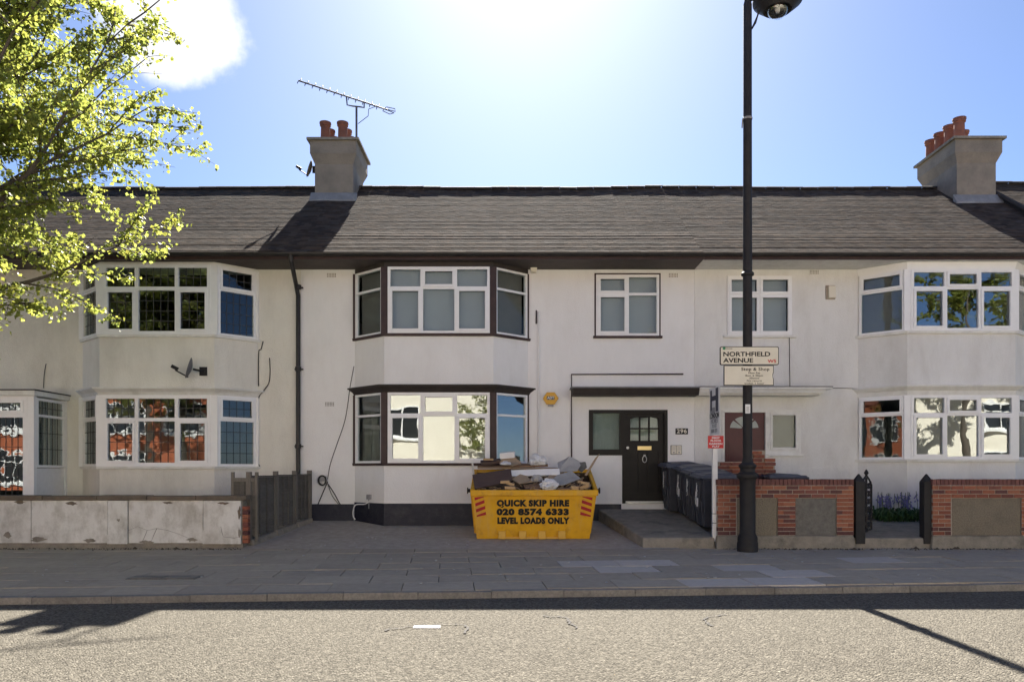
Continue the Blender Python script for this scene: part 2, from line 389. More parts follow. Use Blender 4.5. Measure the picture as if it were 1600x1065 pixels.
def set_tone(me, per, lo, hi, hue=0.0, rng=None):
    """per: faces per piece; a random tone for each piece, kept on its faces"""
    rng = rng or random
    at = me.attributes.new('tone', 'FLOAT_COLOR', 'FACE')
    vals = []
    nf = len(me.polygons); k = 0
    while k < nf:
        t = rng.uniform(lo, hi); h = rng.uniform(-hue, hue)
        for _ in range(min(per, nf-k)): vals += [t*(1+h), t, t*(1-h), 1.0]
        k += per
    at.data.foreach_set('color', vals)

# ================================================================== GROUND
YF, YB = 16.67, 16.05            # facade plane, front plane of the bays
Y_WALL = 13.8                    # street face of the garden walls
KS = 0.083                       # the kerb runs slightly askew to the houses
def kerbY(x): return 9.57 + KS*x
def pav_z(y): return 0.024*(y-9.5)
def fore_z(y): return .106 + .108*(y-Y_WALL)
def garden_z(y): return .27 + .1*(y-Y_WALL)
def slab_z(y): return .30 + .135*(y-13.9)

g = MB(); g.poly([(-900,-900,-.30),(900,-900,-.30),(900,1500,-.30),(-900,1500,-.30)])
tag(g.build('ground', M['grass_far']), 'flat far ground around the street', 'ground', kind='structure')
rd = MB()
xs = [-60 + 4*i for i in range(31)]
def roadz(x, t): return -.085 + .05*math.sin(math.pi*min(max(t,0),1))*.6
for i in range(30):
    for j in range(8):
        q = []
        for (a, b) in ((i,j),(i+1,j),(i+1,j+1),(i,j+1)):
            x = xs[a]; t = b/8; y0 = -1.6 + KS*x; y1 = kerbY(x) + .02
            q.append((x, y0+(y1-y0)*t, roadz(x, t)))
        rd.poly(q)
tag(rd.build('road', M['asphalt'], smooth=True), 'pale sunlit asphalt road in front of the houses', 'road', kind='structure')
# far pavement behind the camera
fp = MB(); fp.poly([(-60,-1.62-60*KS,.03),(60,-1.62+60*KS,.03),(60,-7+60*KS,.06),(-60,-7-60*KS,.06)])
fp.poly([(-60,-1.62-60*KS,-.2),(60,-1.62+60*KS,-.2),(60,-1.62+60*KS,.03),(-60,-1.62-60*KS,.03)])
tag(fp.build('opposite_pavement', M['slab']), 'grey pavement on the near side of the road', 'pavement', kind='structure')

# near pavement: bed, slabs, kerb stones
pv = MB()
for i in range(30):
    x0, x1 = xs[i], xs[i+1]
    pv.poly([(x0,kerbY(x0)+.1,pav_z(9.6)-.03),(x1,kerbY(x1)+.1,pav_z(9.6)-.03),(x1,14.1,pav_z(14.1)-.03),(x0,14.1,pav_z(14.1)-.03)])
pave = tag(pv.build('pavement', M['joint']), 'grey slab pavement between the kerb and the garden walls', 'pavement', kind='structure')
ang = math.atan(KS)
def slab_mesh(lx, ly):
    b = MB(); b.box(-lx/2, lx/2, -ly/2, ly/2, -.05, 0)
    me = b.mesh('paving_slab'); return me
SW, SH = .92, .61
base_me = slab_mesh(SW-.012, SH-.012); half_me = slab_mesh(SW/2-.012, SH-.012)
for me in (base_me, half_me): me.materials.append(M['slab'])
pale_me = base_me.copy(); pale_me.materials.clear(); pale_me.materials.append(M['slab_new'])
PALE = [PXY for PXY in ((957,884),(1000,875),(1170,882),(1200,894),(1165,908),(1225,908),(1320,871),(1370,871))]
pale_pts = []
for px, py in PALE:
    y = 10.5
    for _ in range(12): y = (CZ - pav_z(y))*F/(py-HZ)
    pale_pts.append((PX(px, y), y))
tilt = math.atan(.024)
slab_list = []
nrow = 8
for r in range(nrow):
    v = .13 + .005 + SH*(r+.5)
    off = (r % 2)*.5*SW
    n0 = int(13/SW)
    for k in range(-n0, n0+2):
        u = k*SW + off
        x = u*math.cos(ang) - v*math.sin(ang); y = 9.57 + u*math.sin(ang) + v*math.cos(ang)
        if y > 14.25 or abs(x) > .72*y + .8: continue
        slab_list.append((x, y))
for x, y in slab_list:
    pale = any(abs(x-a) < SW*.5 and abs(y-b) < SH*.5 for a, b in pale_pts)
    o = bpy.data.objects.new('paving_slab', pale_me if pale else base_me); COL.objects.link(o); o.parent = pave
    o.location = (x, y, pav_z(y) + random.uniform(-.004, .004))
    o.rotation_euler = (tilt + random.uniform(-.004, .004), random.uniform(-.004, .004), ang)
kb = MB(); 
KL = .91
kb.hexa([(-KL/2+.004,0,-.2),(KL/2-.004,0,-.2),(KL/2-.004,.125,-.2),(-KL/2+.004,.125,-.2),(-KL/2+.004,.012,0),(KL/2-.004,.012,0),(KL/2-.004,.125,.003),(-KL/2+.004,.125,.003)])
kme = kb.mesh('kerb_stone'); kme.materials.append(M['kerb'])
kl = MB(); kl.hexa([Vector((x, kerbY(x)+d, z)) for z in (-.3, -.03) for x, d in ((-40,.02),(40,.02),(40,.12),(-40,.12))])
kerb = tag(kl.build('kerb', M['joint']), 'stone kerb along the edge of the pavement', 'kerb', kind='structure')
for k in range(-11, 13):
    o = bpy.data.objects.new('kerb_stone', kme); COL.objects.link(o); o.parent = kerb
    u = k*KL + .2
    o.location = (u*math.cos(ang), 9.57+u*math.sin(ang), random.uniform(-.006, .004)); o.rotation_euler = (random.uniform(-.02,.02), random.uniform(-.004,.004), ang + random.uniform(-.006,.006))

# forecourt (drive) and gardens
fc = MB()
XL, XS0, XS1 = -4.85, 2.37, 1.87      # left edge, slab edge at street, slab edge at house
ny = 8
for j in range(ny):
    y0 = 13.74 + (16.9-13.74)*j/ny; y1 = 13.74 + (16.9-13.74)*(j+1)/ny
    for i in range(8):
        xa, xb = -5.2 + 8.2*i/8, -5.2 + 8.2*(i+1)/8
        fc.poly([(xa,y0,fore_z(y0)+.004),(xb,y0,fore_z(y0)+.004),(xb,y1,fore_z(y1)+.004),(xa,y1,fore_z(y1)+.004)])
tag(fc.build('forecourt', M['fore'], smooth=True), 'sloping grey forecourt in front of the white house', 'forecourt', kind='structure')
gd = MB()
for xa, xb in ((-16, -4.95), (3.55, 20)):
    gd.poly([(xa,13.98,garden_z(13.98)),(xb,13.98,garden_z(13.98)),(xb,16.9,garden_z(16.9)),(xa,16.9,garden_z(16.9))])
tag(gd.build('front_gardens', M['concrete']), 'concrete front garden ground behind the low walls', 'ground', kind='structure')
# raised concrete path to the black door
cp = MB()
cp.hexa([(2.36,13.83,0.0),(3.66,13.83,0.0),(3.66,16.66,0.2),(1.87,16.66,0.2),(2.36,13.86,slab_z(13.86)),(3.66,13.86,slab_z(13.86)),(3.66,16.66,slab_z(16.66)),(1.87,16.66,slab_z(16.66))])
tag(cp.build('raised_path', M['concrete'], bevel=.03), 'raised concrete path ramping up to the black front door', 'path', kind='structure')
# threshold of the right-hand gate
th = MB(); th.hexa([(6.1,13.84,0),(7.6,13.84,0),(7.6,14.2,0),(6.1,14.2,0),(6.1,13.87,.285),(7.6,13.87,.285),(7.6,14.2,.318),(6.1,14.2,.318)])
tag(th.build('gate_step', M['concrete'], bevel=.02), 'worn concrete step below the open iron gate', 'step')

# ================================================================== HOUSES
def facade(mb, x0, x1, z0, z1, yf, t, ops):
    xs = sorted({x0, x1, *[o[0] for o in ops], *[o[1] for o in ops]}); zs = sorted({z0, z1, *[o[2] for o in ops], *[o[3] for o in ops]})
    xs = [x for x in xs if x0 <= x <= x1]; zs = [z for z in zs if z0 <= z <= z1]
    def solid(i, j):
        if i < 0 or j < 0 or i >= len(xs)-1 or j >= len(zs)-1: return False
        cx, cz = (xs[i]+xs[i+1])/2, (zs[j]+zs[j+1])/2
        return not any(o[0] < cx < o[1] and o[2] < cz < o[3] for o in ops)
    for i in range(len(xs)-1):
        for j in range(len(zs)-1):
            if not solid(i, j): continue
            a, b, c, d = xs[i], xs[i+1], zs[j], zs[j+1]
            mb.poly([(a,yf,c),(b,yf,c),(b,yf,d),(a,yf,d)]); mb.poly([(a,yf+t,c),(a,yf+t,d),(b,yf+t,d),(b,yf+t,c)])
            if not solid(i-1, j): mb.poly([(a,yf,c),(a,yf,d),(a,yf+t,d),(a,yf+t,c)])
            if not solid(i+1, j): mb.poly([(b,yf,c),(b,yf+t,c),(b,yf+t,d),(b,yf,d)])
            if not solid(i, j-1): mb.poly([(a,yf,c),(a,yf+t,c),(b,yf+t,c),(b,yf,c)])
            if not solid(i, j+1): mb.poly([(a,yf,d),(b,yf,d),(b,yf+t,d),(a,yf+t,d)])

class Facet:
    """a vertical plane: point at distance u along it, height z, n outwards"""
    def __init__(s, a, b):
        s.a = Vector((a[0], a[1], 0)); b = Vector((b[0], b[1], 0)); s.U = (b-s.a).normalized(); s.len = (b-s.a).length
        s.Nn = Vector((s.U.y, -s.U.x, 0))
    def p(s, u, z, n=0): 
        q = s.a + s.U*u + s.Nn*n; return Vector((q.x, q.y, z))
    def box(s, mb, u0, u1, z0, z1, n0, n1):
        mb.hexa([s.p(u0,z0,n1), s.p(u1,z0,n1), s.p(u1,z0,n0), s.p(u0,z0,n0), s.p(u0,z1,n1), s.p(u1,z1,n1), s.p(u1,z1,n0), s.p(u0,z1,n0)])

def window(house, fct, u0, u1, z0, z1, cols, zt, openers=(), frame='upvc', gl='glass', lead=None, blind_or_tone=None, fw=.055, name='window', back=-.05, drop=()):
    """cols: fractions of the inner divisions; zt: height of the transom; one mesh frame with its panes, leading and blind as sub-parts"""
    fb = MB(); n0, n1 = back, back+.075
    fct.box(fb, u0, u0+fw, z0, z1, n0, n1); fct.box(fb, u1-fw, u1, z0, z1, n0, n1)
    fct.box(fb, u0+fw, u1-fw, z1-fw, z1, n0, n1); fct.box(fb, u0+fw, u1-fw, z0, z0+fw, n0, n1)
    us = [u0+fw/2] + [u0+(u1-u0)*c for c in cols] + [u1-fw/2]
    zs = [z0+fw/2, zt, z1-fw/2] if zt else [z0+fw/2, z1-fw/2]
    for c in us[1:-1]: fct.box(fb, c-fw/2, c+fw/2, z0+fw, z1-fw, n0+.002, n1-.002)
    if zt:
        for i in range(len(us)-1): fct.box(fb, us[i]+fw/2, us[i+1]-fw/2, zt-fw/2, zt+fw/2, n0+.004, n1-.004)
    panes = []
    for i in range(len(us)-1):
        for j in range(len(zs)-1):
            a, b, c, d = us[i]+fw/2, us[i+1]-fw/2, zs[j]+fw/2, zs[j+1]-fw/2
            if (i, j) in openers:
                e = .042
                fct.box(fb, a-.01, a+e, c-.01, d+.01, n1-.03, n1+.018); fct.box(fb, b-e, b+.01, c-.01, d+.01, n1-.03, n1+.018)
                fct.box(fb, a+e, b-e, c-.01, c+e, n1-.03, n1+.018); fct.box(fb, a+e, b-e, d-e, d+.01, n1-.03, n1+.018)
                a, b, c, d = a+e, b-e, c+e, d-e
            panes.append((a, b, c, d))
    w = fb.build(name, M[frame], house)
    for a, b, c, d in panes:
        pm = MB(); fct.box(pm, a-.004, b+.004, c-.004, d+.004, n0+.03, n0+.036); pm.build('pane', M[gl], w)
        if blind_or_tone:
            bm_ = MB(); fct.box(bm_, a-.02, b+.02, c-.02, d+.02, n0-.10, n0-.09); bm_.build('blind', M[blind_or_tone], w)  # the brown ones are added sheets coloured like a dimly lit room
    if lead:
        lb = MB()
        for a, b, c, d in panes:
            nx = max(2, round((b-a)/lead[0])); nzz = max(2, round((d-c)/lead[1]))
            for k in range(1, nx): fct.box(lb, a+(b-a)*k/nx-.006, a+(b-a)*k/nx+.006, c, d, n0+.0365, n0+.043)
            for k in range(1, nzz): fct.box(lb, a, b, c+(d-c)*k/nzz-.006, c+(d-c)*k/nzz+.006, n0+.0365, n0+.0425)
        lb.build('leading', M['leading'], w)
    return w

def bay_pts(cx, hf, ho, grow=0.0, d=YF-YB):
    return [(cx-ho-grow, YF+.06), (cx-ho-grow, YF-.0), (cx-hf-grow*.5, YF-d-grow), (cx+hf+grow*.5, YF-d-grow), (cx+ho+grow, YF), (cx+ho+grow, YF+.06)]
def bay_prism(mb, cx, hf, ho, z0, z1, g0=0.0, g1=None):
    a = bay_pts(cx, hf, ho, g0); b = bay_pts(cx, hf, ho, g0 if g1 is None else g1)
    n = len(a); k = len(mb.v)
    mb.v += [(x, y, z0) for x, y in a] + [(x, y, z1) for x, y in b]
    mb.f.append(tuple(k+i for i in range(n))); mb.f.append(tuple(k+n+i for i in reversed(range(n))))
    for i in range(n): mb.f.append((k+i, k+n+i, k+n+(i+1) % n, k+(i+1) % n))
def bay_facets(cx, hf, ho):
    return (Facet((cx-ho, YF), (cx-hf, YB)), Facet((cx-hf, YB), (cx+hf, YB)), Facet((cx+hf, YB), (cx+ho, YF)))

SOF = 5.86                        # soffit
YE = 15.85                        # eaves
EZ = 5.985                        # top of the gutter line
YK, ZK = 17.3, 6.89               # where the roof pitch changes
YR, ZR = 20.3, 8.96               # ridge

def roof(house, x0, x1, dz=0.0, seed=1, gutter=True, sof='soffit'):
    rng = random.Random(seed)
    pr = [(YE+.02, EZ+dz-.02), (YK, ZK+dz-.05), (YR, ZR+dz-.08), (24.75, EZ+dz+.2), (24.75, SOF+dz), (YF+.26, SOF+dz+.02), (YE+.02, SOF+dz+.02)]
    d = MB(); k = len(pr)
    d.v = [(x0, y, z) for y, z in pr] + [(x1, y, z) for y, z in pr]
    d.f = [tuple(range(k)), tuple(reversed(range(k, 2*k)))] + [(i, i+k, (i+1) % k+k, (i+1) % k) for i in range(k)]
    ro = d.build('roof', M['deck'], house)
    t = MB()
    segs = [((YE-.03, EZ+dz-.02), (YK, ZK+dz)), ((YK, ZK+dz), (YR, ZR+dz))]
    course = 0
    for (ya, za), (yb, zb) in segs:
        ln = math.hypot(yb-ya, zb-za); n = round(ln/.104); dy, dz_ = (yb-ya)/n, (zb-za)/n
        nx_, nz_ = -(zb-za)/ln, (yb-ya)/ln
        for i in range(n):
            y, z = ya+dy*i, za+dz_*i
            x = x0 + (0 if course % 2 else -.0825)
            cth = rng.uniform(.008, .0115) if course > 13 else rng.uniform(.007, .019)
            while x < x1:
                xa, xb = max(x+.002, x0), min(x+.163, x1)
                if xb - xa > .02:
                    th = cth + rng.uniform(-.0012, .0015); sag = rng.uniform(-.0008, .0008); e = rng.uniform(-.003, .002)
                    ax, bx = th+sag, th-sag
                    p = [(xa, y+dy*e*10, z+dz_*e*10), (xb, y+dy*e*10, z+dz_*e*10), (xb, y+dy*1.08, z+dz_*1.08), (xa, y+dy*1.08, z+dz_*1.08)]
                    kk = len(t.v)
                    t.v += [(p[0][0], p[0][1]-nx_*.01, p[0][2]-nz_*.01), (p[1][0], p[1][1]-nx_*.01, p[1][2]-nz_*.01),
                            (xa, p[0][1]+nx_*ax, p[0][2]+nz_*ax), (xb, p[1][1]+nx_*bx, p[1][2]+nz_*bx), (xb, p[2][1]+nx_*.004, p[2][2]+nz_*.004), (xa, p[3][1]+nx_*.004, p[3][2]+nz_*.004)]
                    t.f += [(kk, kk+1, kk+3, kk+2), (kk+2, kk+3, kk+4, kk+5), (kk, kk+2, kk+5), (kk+1, kk+4, kk+3)]
                x += .165
            course += 1
    to = t.build('roof_tiles', M['tile'], ro, fix=False); to['kind'] = 'stuff'
    for v in to.data.vertices:
        xx = v.co.x + BASE[house.name].x; zz_ = v.co.z + BASE[house.name].z
        v.co.z -= (.035*abs(math.sin(math.pi*(xx-x0)/(x1-x0))) + .006*math.sin(xx*1.9+seed) + .004*math.sin(xx*4.3))*(zz_-EZ-dz)/(ZR-EZ)
    set_tone(to.data, 4, .7, 1.3, .07, rng)
    # back slope
    bs = MB(); bs.poly([(x0, YR+.02, ZR+dz-.05), (x1, YR+.02, ZR+dz-.05), (x1, 24.9, EZ+dz+.18), (x0, 24.9, EZ+dz+.18)]); bs.build('rear_slope', M['deck'], ro)
    n = max(1, round((x1-x0)/.46)); rl = (x1-x0)/n
    rm = MB()
    seg = []
    for k in range(7):
        a = math.pi*k/6; seg.append((math.cos(a)*.12, math.sin(a)*.075-.02))
    for i in range(6):
        rm.poly([(0, seg[i][0], seg[i][1]), (rl+.004, seg[i][0], seg[i][1]), (rl-.008, seg[i+1][0], seg[i+1][1]*1.0), (0, seg[i+1][0], seg[i+1][1])])
    rm.poly([(0, *s) for s in seg]); rm.poly([(rl+.004, *s) for s in reversed(seg)])
    rme = rm.mesh('ridge_tile'); rme.materials.append(M['ridge'])
    for i in range(n):
        o = bpy.data.objects.new('ridge_tile', rme); COL.objects.link(o); o.parent = ro
        o.location = Vector((x0+i*rl, YR, ZR+dz+.012+rng.uniform(-.006, .006)-.035*abs(math.sin(math.pi*(i*rl)/(x1-x0)))-.006*math.sin((x0+i*rl)*1.9+seed))) - BASE[house.name]; o.rotation_euler = (0, rng.uniform(-.01, .01), 0)
    if gutter:
        fa = MB(); fa.box(x0+.003, x1-.003, YE-.012, YE+.018, SOF+dz-.01, EZ+dz-.06); fa.build('fascia', M['brown'], ro)
        gt = MB(); c = []
        for k in range(9):
            a = math.pi*k/8; c.append((YE-.075-math.cos(a)*.062, SOF+dz+.105-math.sin(a)*.062))
        for k in range(8): gt.poly([(x0, *c[k]), (x1, *c[k]), (x1, *c[k+1]), (x0, *c[k+1])])
        for k in range(8):
            i_ = [(y*.0+ (y-(YE-.075))*.9+(YE-.075), (z-(SOF+dz+.105))*.9+(SOF+dz+.105)) for y, z in (c[k], c[k+1])]
            gt.poly([(x0, *i_[0]), (x0, *i_[1]), (x1, *i_[1]), (x1, *i_[0])])
        gt.build('gutter', M['gutter'], ro, fix=False)
        sf = MB(); sf.box(x0+.004, x1-.004, YE+.02, YF-.002, SOF+dz, SOF+dz+.016); sf.build('soffit', M[sof], ro)
    return ro

def shell(house, x0, x1, zb, mfac, ops):
    f = MB(); facade(f, x0, x1, zb, SOF, YF, .26, ops); w = f.build('wall', M[mfac], house)
    for a, b in ((x0+.01, x0+.11), (x1-.11, x1-.01)):
        s = MB(); s.box(a, b, YF+.262, 24.5, zb, SOF); s.build('party_wall', M['room'], house)
    s = MB(); s.box(x0+.01, x1-.01, 24.502, 24.72, zb, SOF); s.build('rear_wall', M[mfac], house)
    for z in (.70, 3.35):
        s = MB(); s.box(x0+.112, x1-.112, YF+.264, 24.5, z-.1, z); s.build('floor', M['room'], house)
    return w

# -------------------------------------------------- white house (centre)
XA, XB = PX(470, YF), PX(1085, YF)
cb = (-1.53, 1.14, 1.88)
hC = thing('white_house', 'bright white rendered house with dark brown trim and black door behind the skip', 'house', ((XA+XB)/2, YF, .4))
zUL, zUH = PZ(521, YB), PZ(417, YB)
zLL, zLH = PZ(723, YB), PZ(613, YB)
wx0, wx1, wz0, wz1 = PX(931, YF), PX(1030, YF), PZ(525, YF), PZ(429, YF)
dx0, dx1, dz0, dz1 = PX(972, YF), PX(1043, YF), PZ(786, YF), PZ(640, YF)
sx0, sx1, sz0, sz1 = PX(920, YF), PX(972, YF), PZ(711, YF), PZ(640, YF)
opsC = [(cb[0]-cb[2]+.04, cb[0]+cb[2]-.04, zUL, zUH), (cb[0]-cb[2]+.04, cb[0]+cb[2]-.04, zLL, zLH), (wx0, wx1, wz0, wz1), (dx0, dx1, dz0, dz1), (sx0, sx1, sz0, dz1)]
wallC = shell(hC, XA, XB, .2, 'render_white', opsC)
b = MB(); bay_prism(b, *cb, .2, zLL-.055); b.build('bay_base', M['render_white'], hC)
b = MB(); bay_prism(b, *cb, zLH+.03, zUL-.055); b.build('bay_middle', M['render_white'], hC)
b = MB(); bay_prism(b, *cb, zUH, SOF-.003); b.build('bay_header', M['brown_cornice'], hC)
b = MB(); bay_prism(b, *cb, zLH-.0, zLH+.05, .02, .05); bay_prism(b, *cb, zLH+.0505, zLH+.12, .05, .14); bay_prism(b, *cb, zLH+.1205, zLH+.155, .16, .17); b.build('cornice', M['brown_cornice'], hC)
for zl, zh, up in ((zLL, zLH, False), (zUL, zUH, True)):
    b = MB(); bay_prism(b, *cb, zl-.055, zl-.0, .05, .06); b.build('sill', M['brown'], hC)
    fs = bay_facets(*cb)
    zt = zl + (zh-zl)*(.685)
    fr, gl = 'upvc', ('glass_dim' if up else 'glass_wavy')
    window(hC, fs[1], .075, fs[1].len-.075, zl, zh-.0, (1/3, 2/3), zt, {(1,1),(0,0),(2,0)}, fr, gl, blind_or_tone='blind' if up else None, name='front_window')
    for f_, e in ((fs[0], 0), (fs[2], 1)):
        window(hC, f_, .04 if e == 0 else .045, f_.len-(.05 if e == 0 else .04), zl, zh, (), zt, (), fr, gl, name='side_window', fw=.045, blind_or_tone='brown_blind' if up else None)  # upper panes: added sheet painted in the tone of the lit room
    ps = MB()
    for s in (-1, 1):
        ps = MB(); ps.prism([(cb[0]+s*cb[1]-.07, YB-.012), (cb[0]+s*cb[1]+.07, YB-.012), (cb[0]+s*cb[1]+.06, YB+.1), (cb[0]+s*cb[1]-.06, YB+.1)], zl, zh); ps.build('corner_post', M['brown'], hC)
        ps = MB(); ps.box(cb[0]+s*cb[2]-.035, cb[0]+s*cb[2]+.02, YF-.04, YF+.05, zl, zh); ps.build('edge_post', M['brown'], hC)
# first-floor window
fF = Facet((0, YF), (1, YF))
tr = MB(); e = .03
fF.box(tr, wx0-e, wx0, wz0, wz1+e, -.03, .012); fF.box(tr, wx1, wx1+e, wz0, wz1+e, -.03, .012); fF.box(tr, wx0, wx1, wz1, wz1+e, -.03, .012)
tr.build('window_trim', M['brown'], hC)
window(hC, fF, wx0+.004, wx1-.004, wz0+.004, wz1-.004, (.5,), wz0+(wz1-wz0)*.68, {(0,0),(0,1)}, gl='glass_dim', blind_or_tone='blind', name='first_floor_window')
s = MB(); fF.box(s, wx0-.06, wx1+.06, wz0-.05, wz0-.001, -.02, .07); s.build('sill', M['brown'], hC)
# black door with side light
df = MB()
for a, b_, c, d in ((dx0, dx0+.07, dz0, dz1-.07), (dx1-.07, dx1, dz0, dz1-.07), (sx0, dx1, dz1-.07, dz1), (sx0, sx0+.09, sz0, dz1-.07), (sx0+.09, dx0, sz0, sz0+.13), (dx0-.05, dx0, sz0+.13, dz1-.07)):
    fF.box(df, a, b_, c, d, -.1, .015)
dfo = df.build('door_frame', M['door_black'], hC)
pm = MB(); fF.box(pm, sx0+.088, dx0-.048, sz0+.128, dz1-.068, -.06, -.054); pm.build('pane', M['glass_dim'], dfo)
pm = MB(); fF.box(pm, sx0+.06, dx0-.03, sz0+.1, dz1-.04, -.16, -.15); pm.build('blind', M['net'], dfo)
da, db, dc, dd = dx0+.072, dx1-.072, dz0+.03, dz1-.072
gl0, gl1 = PZ(688, YF), PZ(650, YF)
dw = db-da
dm = MB()
st = .115
fF.box(dm, da, da+st, dc, dd, -.085, -.045); fF.box(dm, db-st, db, dc, dd, -.085, -.045)
fF.box(dm, da+st, db-st, dc, dc+.2, -.085, -.045); fF.box(dm, da+st, db-st, PZ(706, YF), gl0, -.085, -.045); fF.box(dm, da+st, db-st, gl1, dd, -.085, -.045)
iw = dw-2*st
for k in (1, 2):
    u = da+st+iw*k/3
    fF.box(dm, u-.018, u+.018, gl0, gl1, -.083, -.047); fF.box(dm, u-.03, u+.03, dc+.2, PZ(706, YF), -.083, -.047)
fF.box(dm, da+st, db-st, (gl0+gl1)/2-.016, (gl0+gl1)/2+.016, -.082, -.048)
fF.box(dm, da+st, db-st, dc+.2, PZ(706, YF), -.08, -.066)
for k in range(3):                                # arched heads over the top lights
    u0, u1 = da+st+iw*k/3+.018*(k > 0), da+st+iw*(k+1)/3-.018*(k < 2)
    h = (.0, .055, .0)[k]
    pts = [fF.p(u0, gl1, -.05)] + [fF.p(u0+(u1-u0)*i/6, gl1-.055+h*.6+.04*math.sin(math.pi*(i/6 if k == 1 else (i/12 if k == 0 else .5-i/12))), -.05) for i in range(7)] + [fF.p(u1, gl1, -.05)]
    dm.extr(pts, (0, .03, 0))
door = dm.build('door', M['door_black'], hC)
for i in range(3):
    for j in range(2):
        u0, u1 = da+st+iw*i/3, da+st+iw*(i+1)/3; za, zb = gl0+(gl1-gl0)*j/2, gl0+(gl1-gl0)*(j+1)/2
        pm = MB(); fF.box(pm, u0+.012, u1-.012, za+.01, zb-.01, -.07, -.064); pm.build('pane', M['glass_dim'], door)
pm = MB(); fF.box(pm, da+st, db-st, gl0, gl1, -.14, -.13); pm.build('blind', M['net'], door)
pm = MB(); cx_ = (da+db)/2; fF.box(pm, cx_-.15, cx_+.15, PZ(702.5, YF), PZ(696.5, YF), -.046, -.036); fF.box(pm, cx_-.11, cx_+.11, PZ(701, YF), PZ(698.5, YF), -.036, -.03); pm.build('letter_plate', M['brass'], door)
pm = MB(); c0 = fF.p(cx_, PZ(717, YF), -.035)
pm.tube([c0+Vector((.045*math.sin(2*math.pi*k/12), 0, .07*math.cos(2*math.pi*k/12))) for k in range(13)], .009, 6); pm.box(c0.x-.02, c0.x+.02, c0.y-.02, c0.y+.01, c0.z+.06, c0.z+.1); pm.build('knocker', M['steel'], door)
pm = MB(); c0 = fF.p(da+.055, PZ(699, YF), -.04); pm.tube([c0+Vector((0, .01, 0)), c0+Vector((0, -.02, 0))], .03, 12); pm.build('lock', M['steel'], door)
pm = MB(); fF.box(pm, dx0+.08, dx1, dz0+.0, dz0+.05, -.1, .05); pm.build('threshold', M['steel'], hC)
# plinth
pl = MB()
zp = PZ(787, YF)
pl.box(XA+.02, cb[0]-cb[2]-.02, YF-.02, YF-.002, .15, zp); pl.box(cb[0]+cb[2]+.02, dx0-.02, YF-.02, YF-.002, .15, zp+.0)
bay_prism(pl, *cb, .15, PZ(786, YB), .014); pl.build('plinth', M['plinth'], hC)
# canopy over the door
cn = MB(); cy = PZ(606, YF-.3)
def canopy(mb, a, b_, top, bot, endl, endr):
    mb.hexa([(a+endl, YF-.40, bot), (b_-endr, YF-.40, bot), (b_-endr, YF, bot), (a+endl, YF, bot), (a, YF-.47, top), (b_, YF-.47, top), (b_, YF, top), (a, YF, top)])
canopy(cn, PX(895, YF-.4), XB-.005, PZ(606, YF-.45), PZ(617, YF-.4), 0, 0)
cn.build('canopy', M['brown_cornice'], hC)
cn = MB(); cn.box(PX(892, YF-.4), XB-.005, YF-.50, YF-.001, PZ(606, YF-.45)+.003, PZ(604, YF-.45)+.004); cn.build('canopy_lead', M['lead'], hC)
roof(hC, XA, XB, 0, 11)
# pipes on this house
pp = MB(); x = PX(893, YF-.04); pp.tube([(x, YF-.04, PZ(716, YF)), (x, YF-.04, PZ(585, YF)), (PX(1067, YF), YF-.04, PZ(584.5, YF))], .016, 8); pp.build('overflow_pipe', M['brown'], hC)
pp = MB(); x = PX(842, YF-.05); pp.tube([(x, YF-.05, .45), (x, YF-.05, PZ(487, YF))], .022, 8)
for py in (500, 597, 690): pp.box(x-.035, x+.035, YF-.06, YF-.001, PZ(py, YF)-.012, PZ(py, YF)+.012)
pp.build('waste_pipe', M['render_white'], hC, smooth=False)
pp = MB(); x = PX(838, YF-.03); pp.tube([(x, YF-.03, PZ(506, YF)), (x, YF-.03, PZ(485, YF))], .014, 8); pp.build('pipe_stub', M['brown'], hC)
def airbrick(px, py, h, m='render_white'):
    x, z = PX(px, YF), PZ(py, YF); a = MB(); a.box(x-.11, x+.11, YF-.006, YF+.01, z-.055, z+.055); v = a.build('air_brick', M[m], h)
    s = MB()
    for i in range(6):
        for j in range(3): s.box(x-.095+.034*i, x-.075+.034*i, YF-.0085, YF-.004, z-.042+.031*j, z-.022+.031*j)
    s.build('vent_holes', M['concrete'], v)
airbrick(515, 631, hC); airbrick(518, 430, hC); airbrick(1052, 430, hC)
hop = MB(); x = PX(834, YF-.1); z = PZ(417, YF-.1); hop.hexa([(x-.05, YF-.16, z-.12), (x+.05, YF-.16, z-.12), (x+.05, YF-.05, z-.12), (x-.05, YF-.05, z-.12), (x-.085, YF-.2, z+.03), (x+.085, YF-.2, z+.03), (x+.085, YF-.02, z+.03), (x-.085, YF-.02, z+.03)]); hop.build('soffit_light', M['lamp_white'], hC)

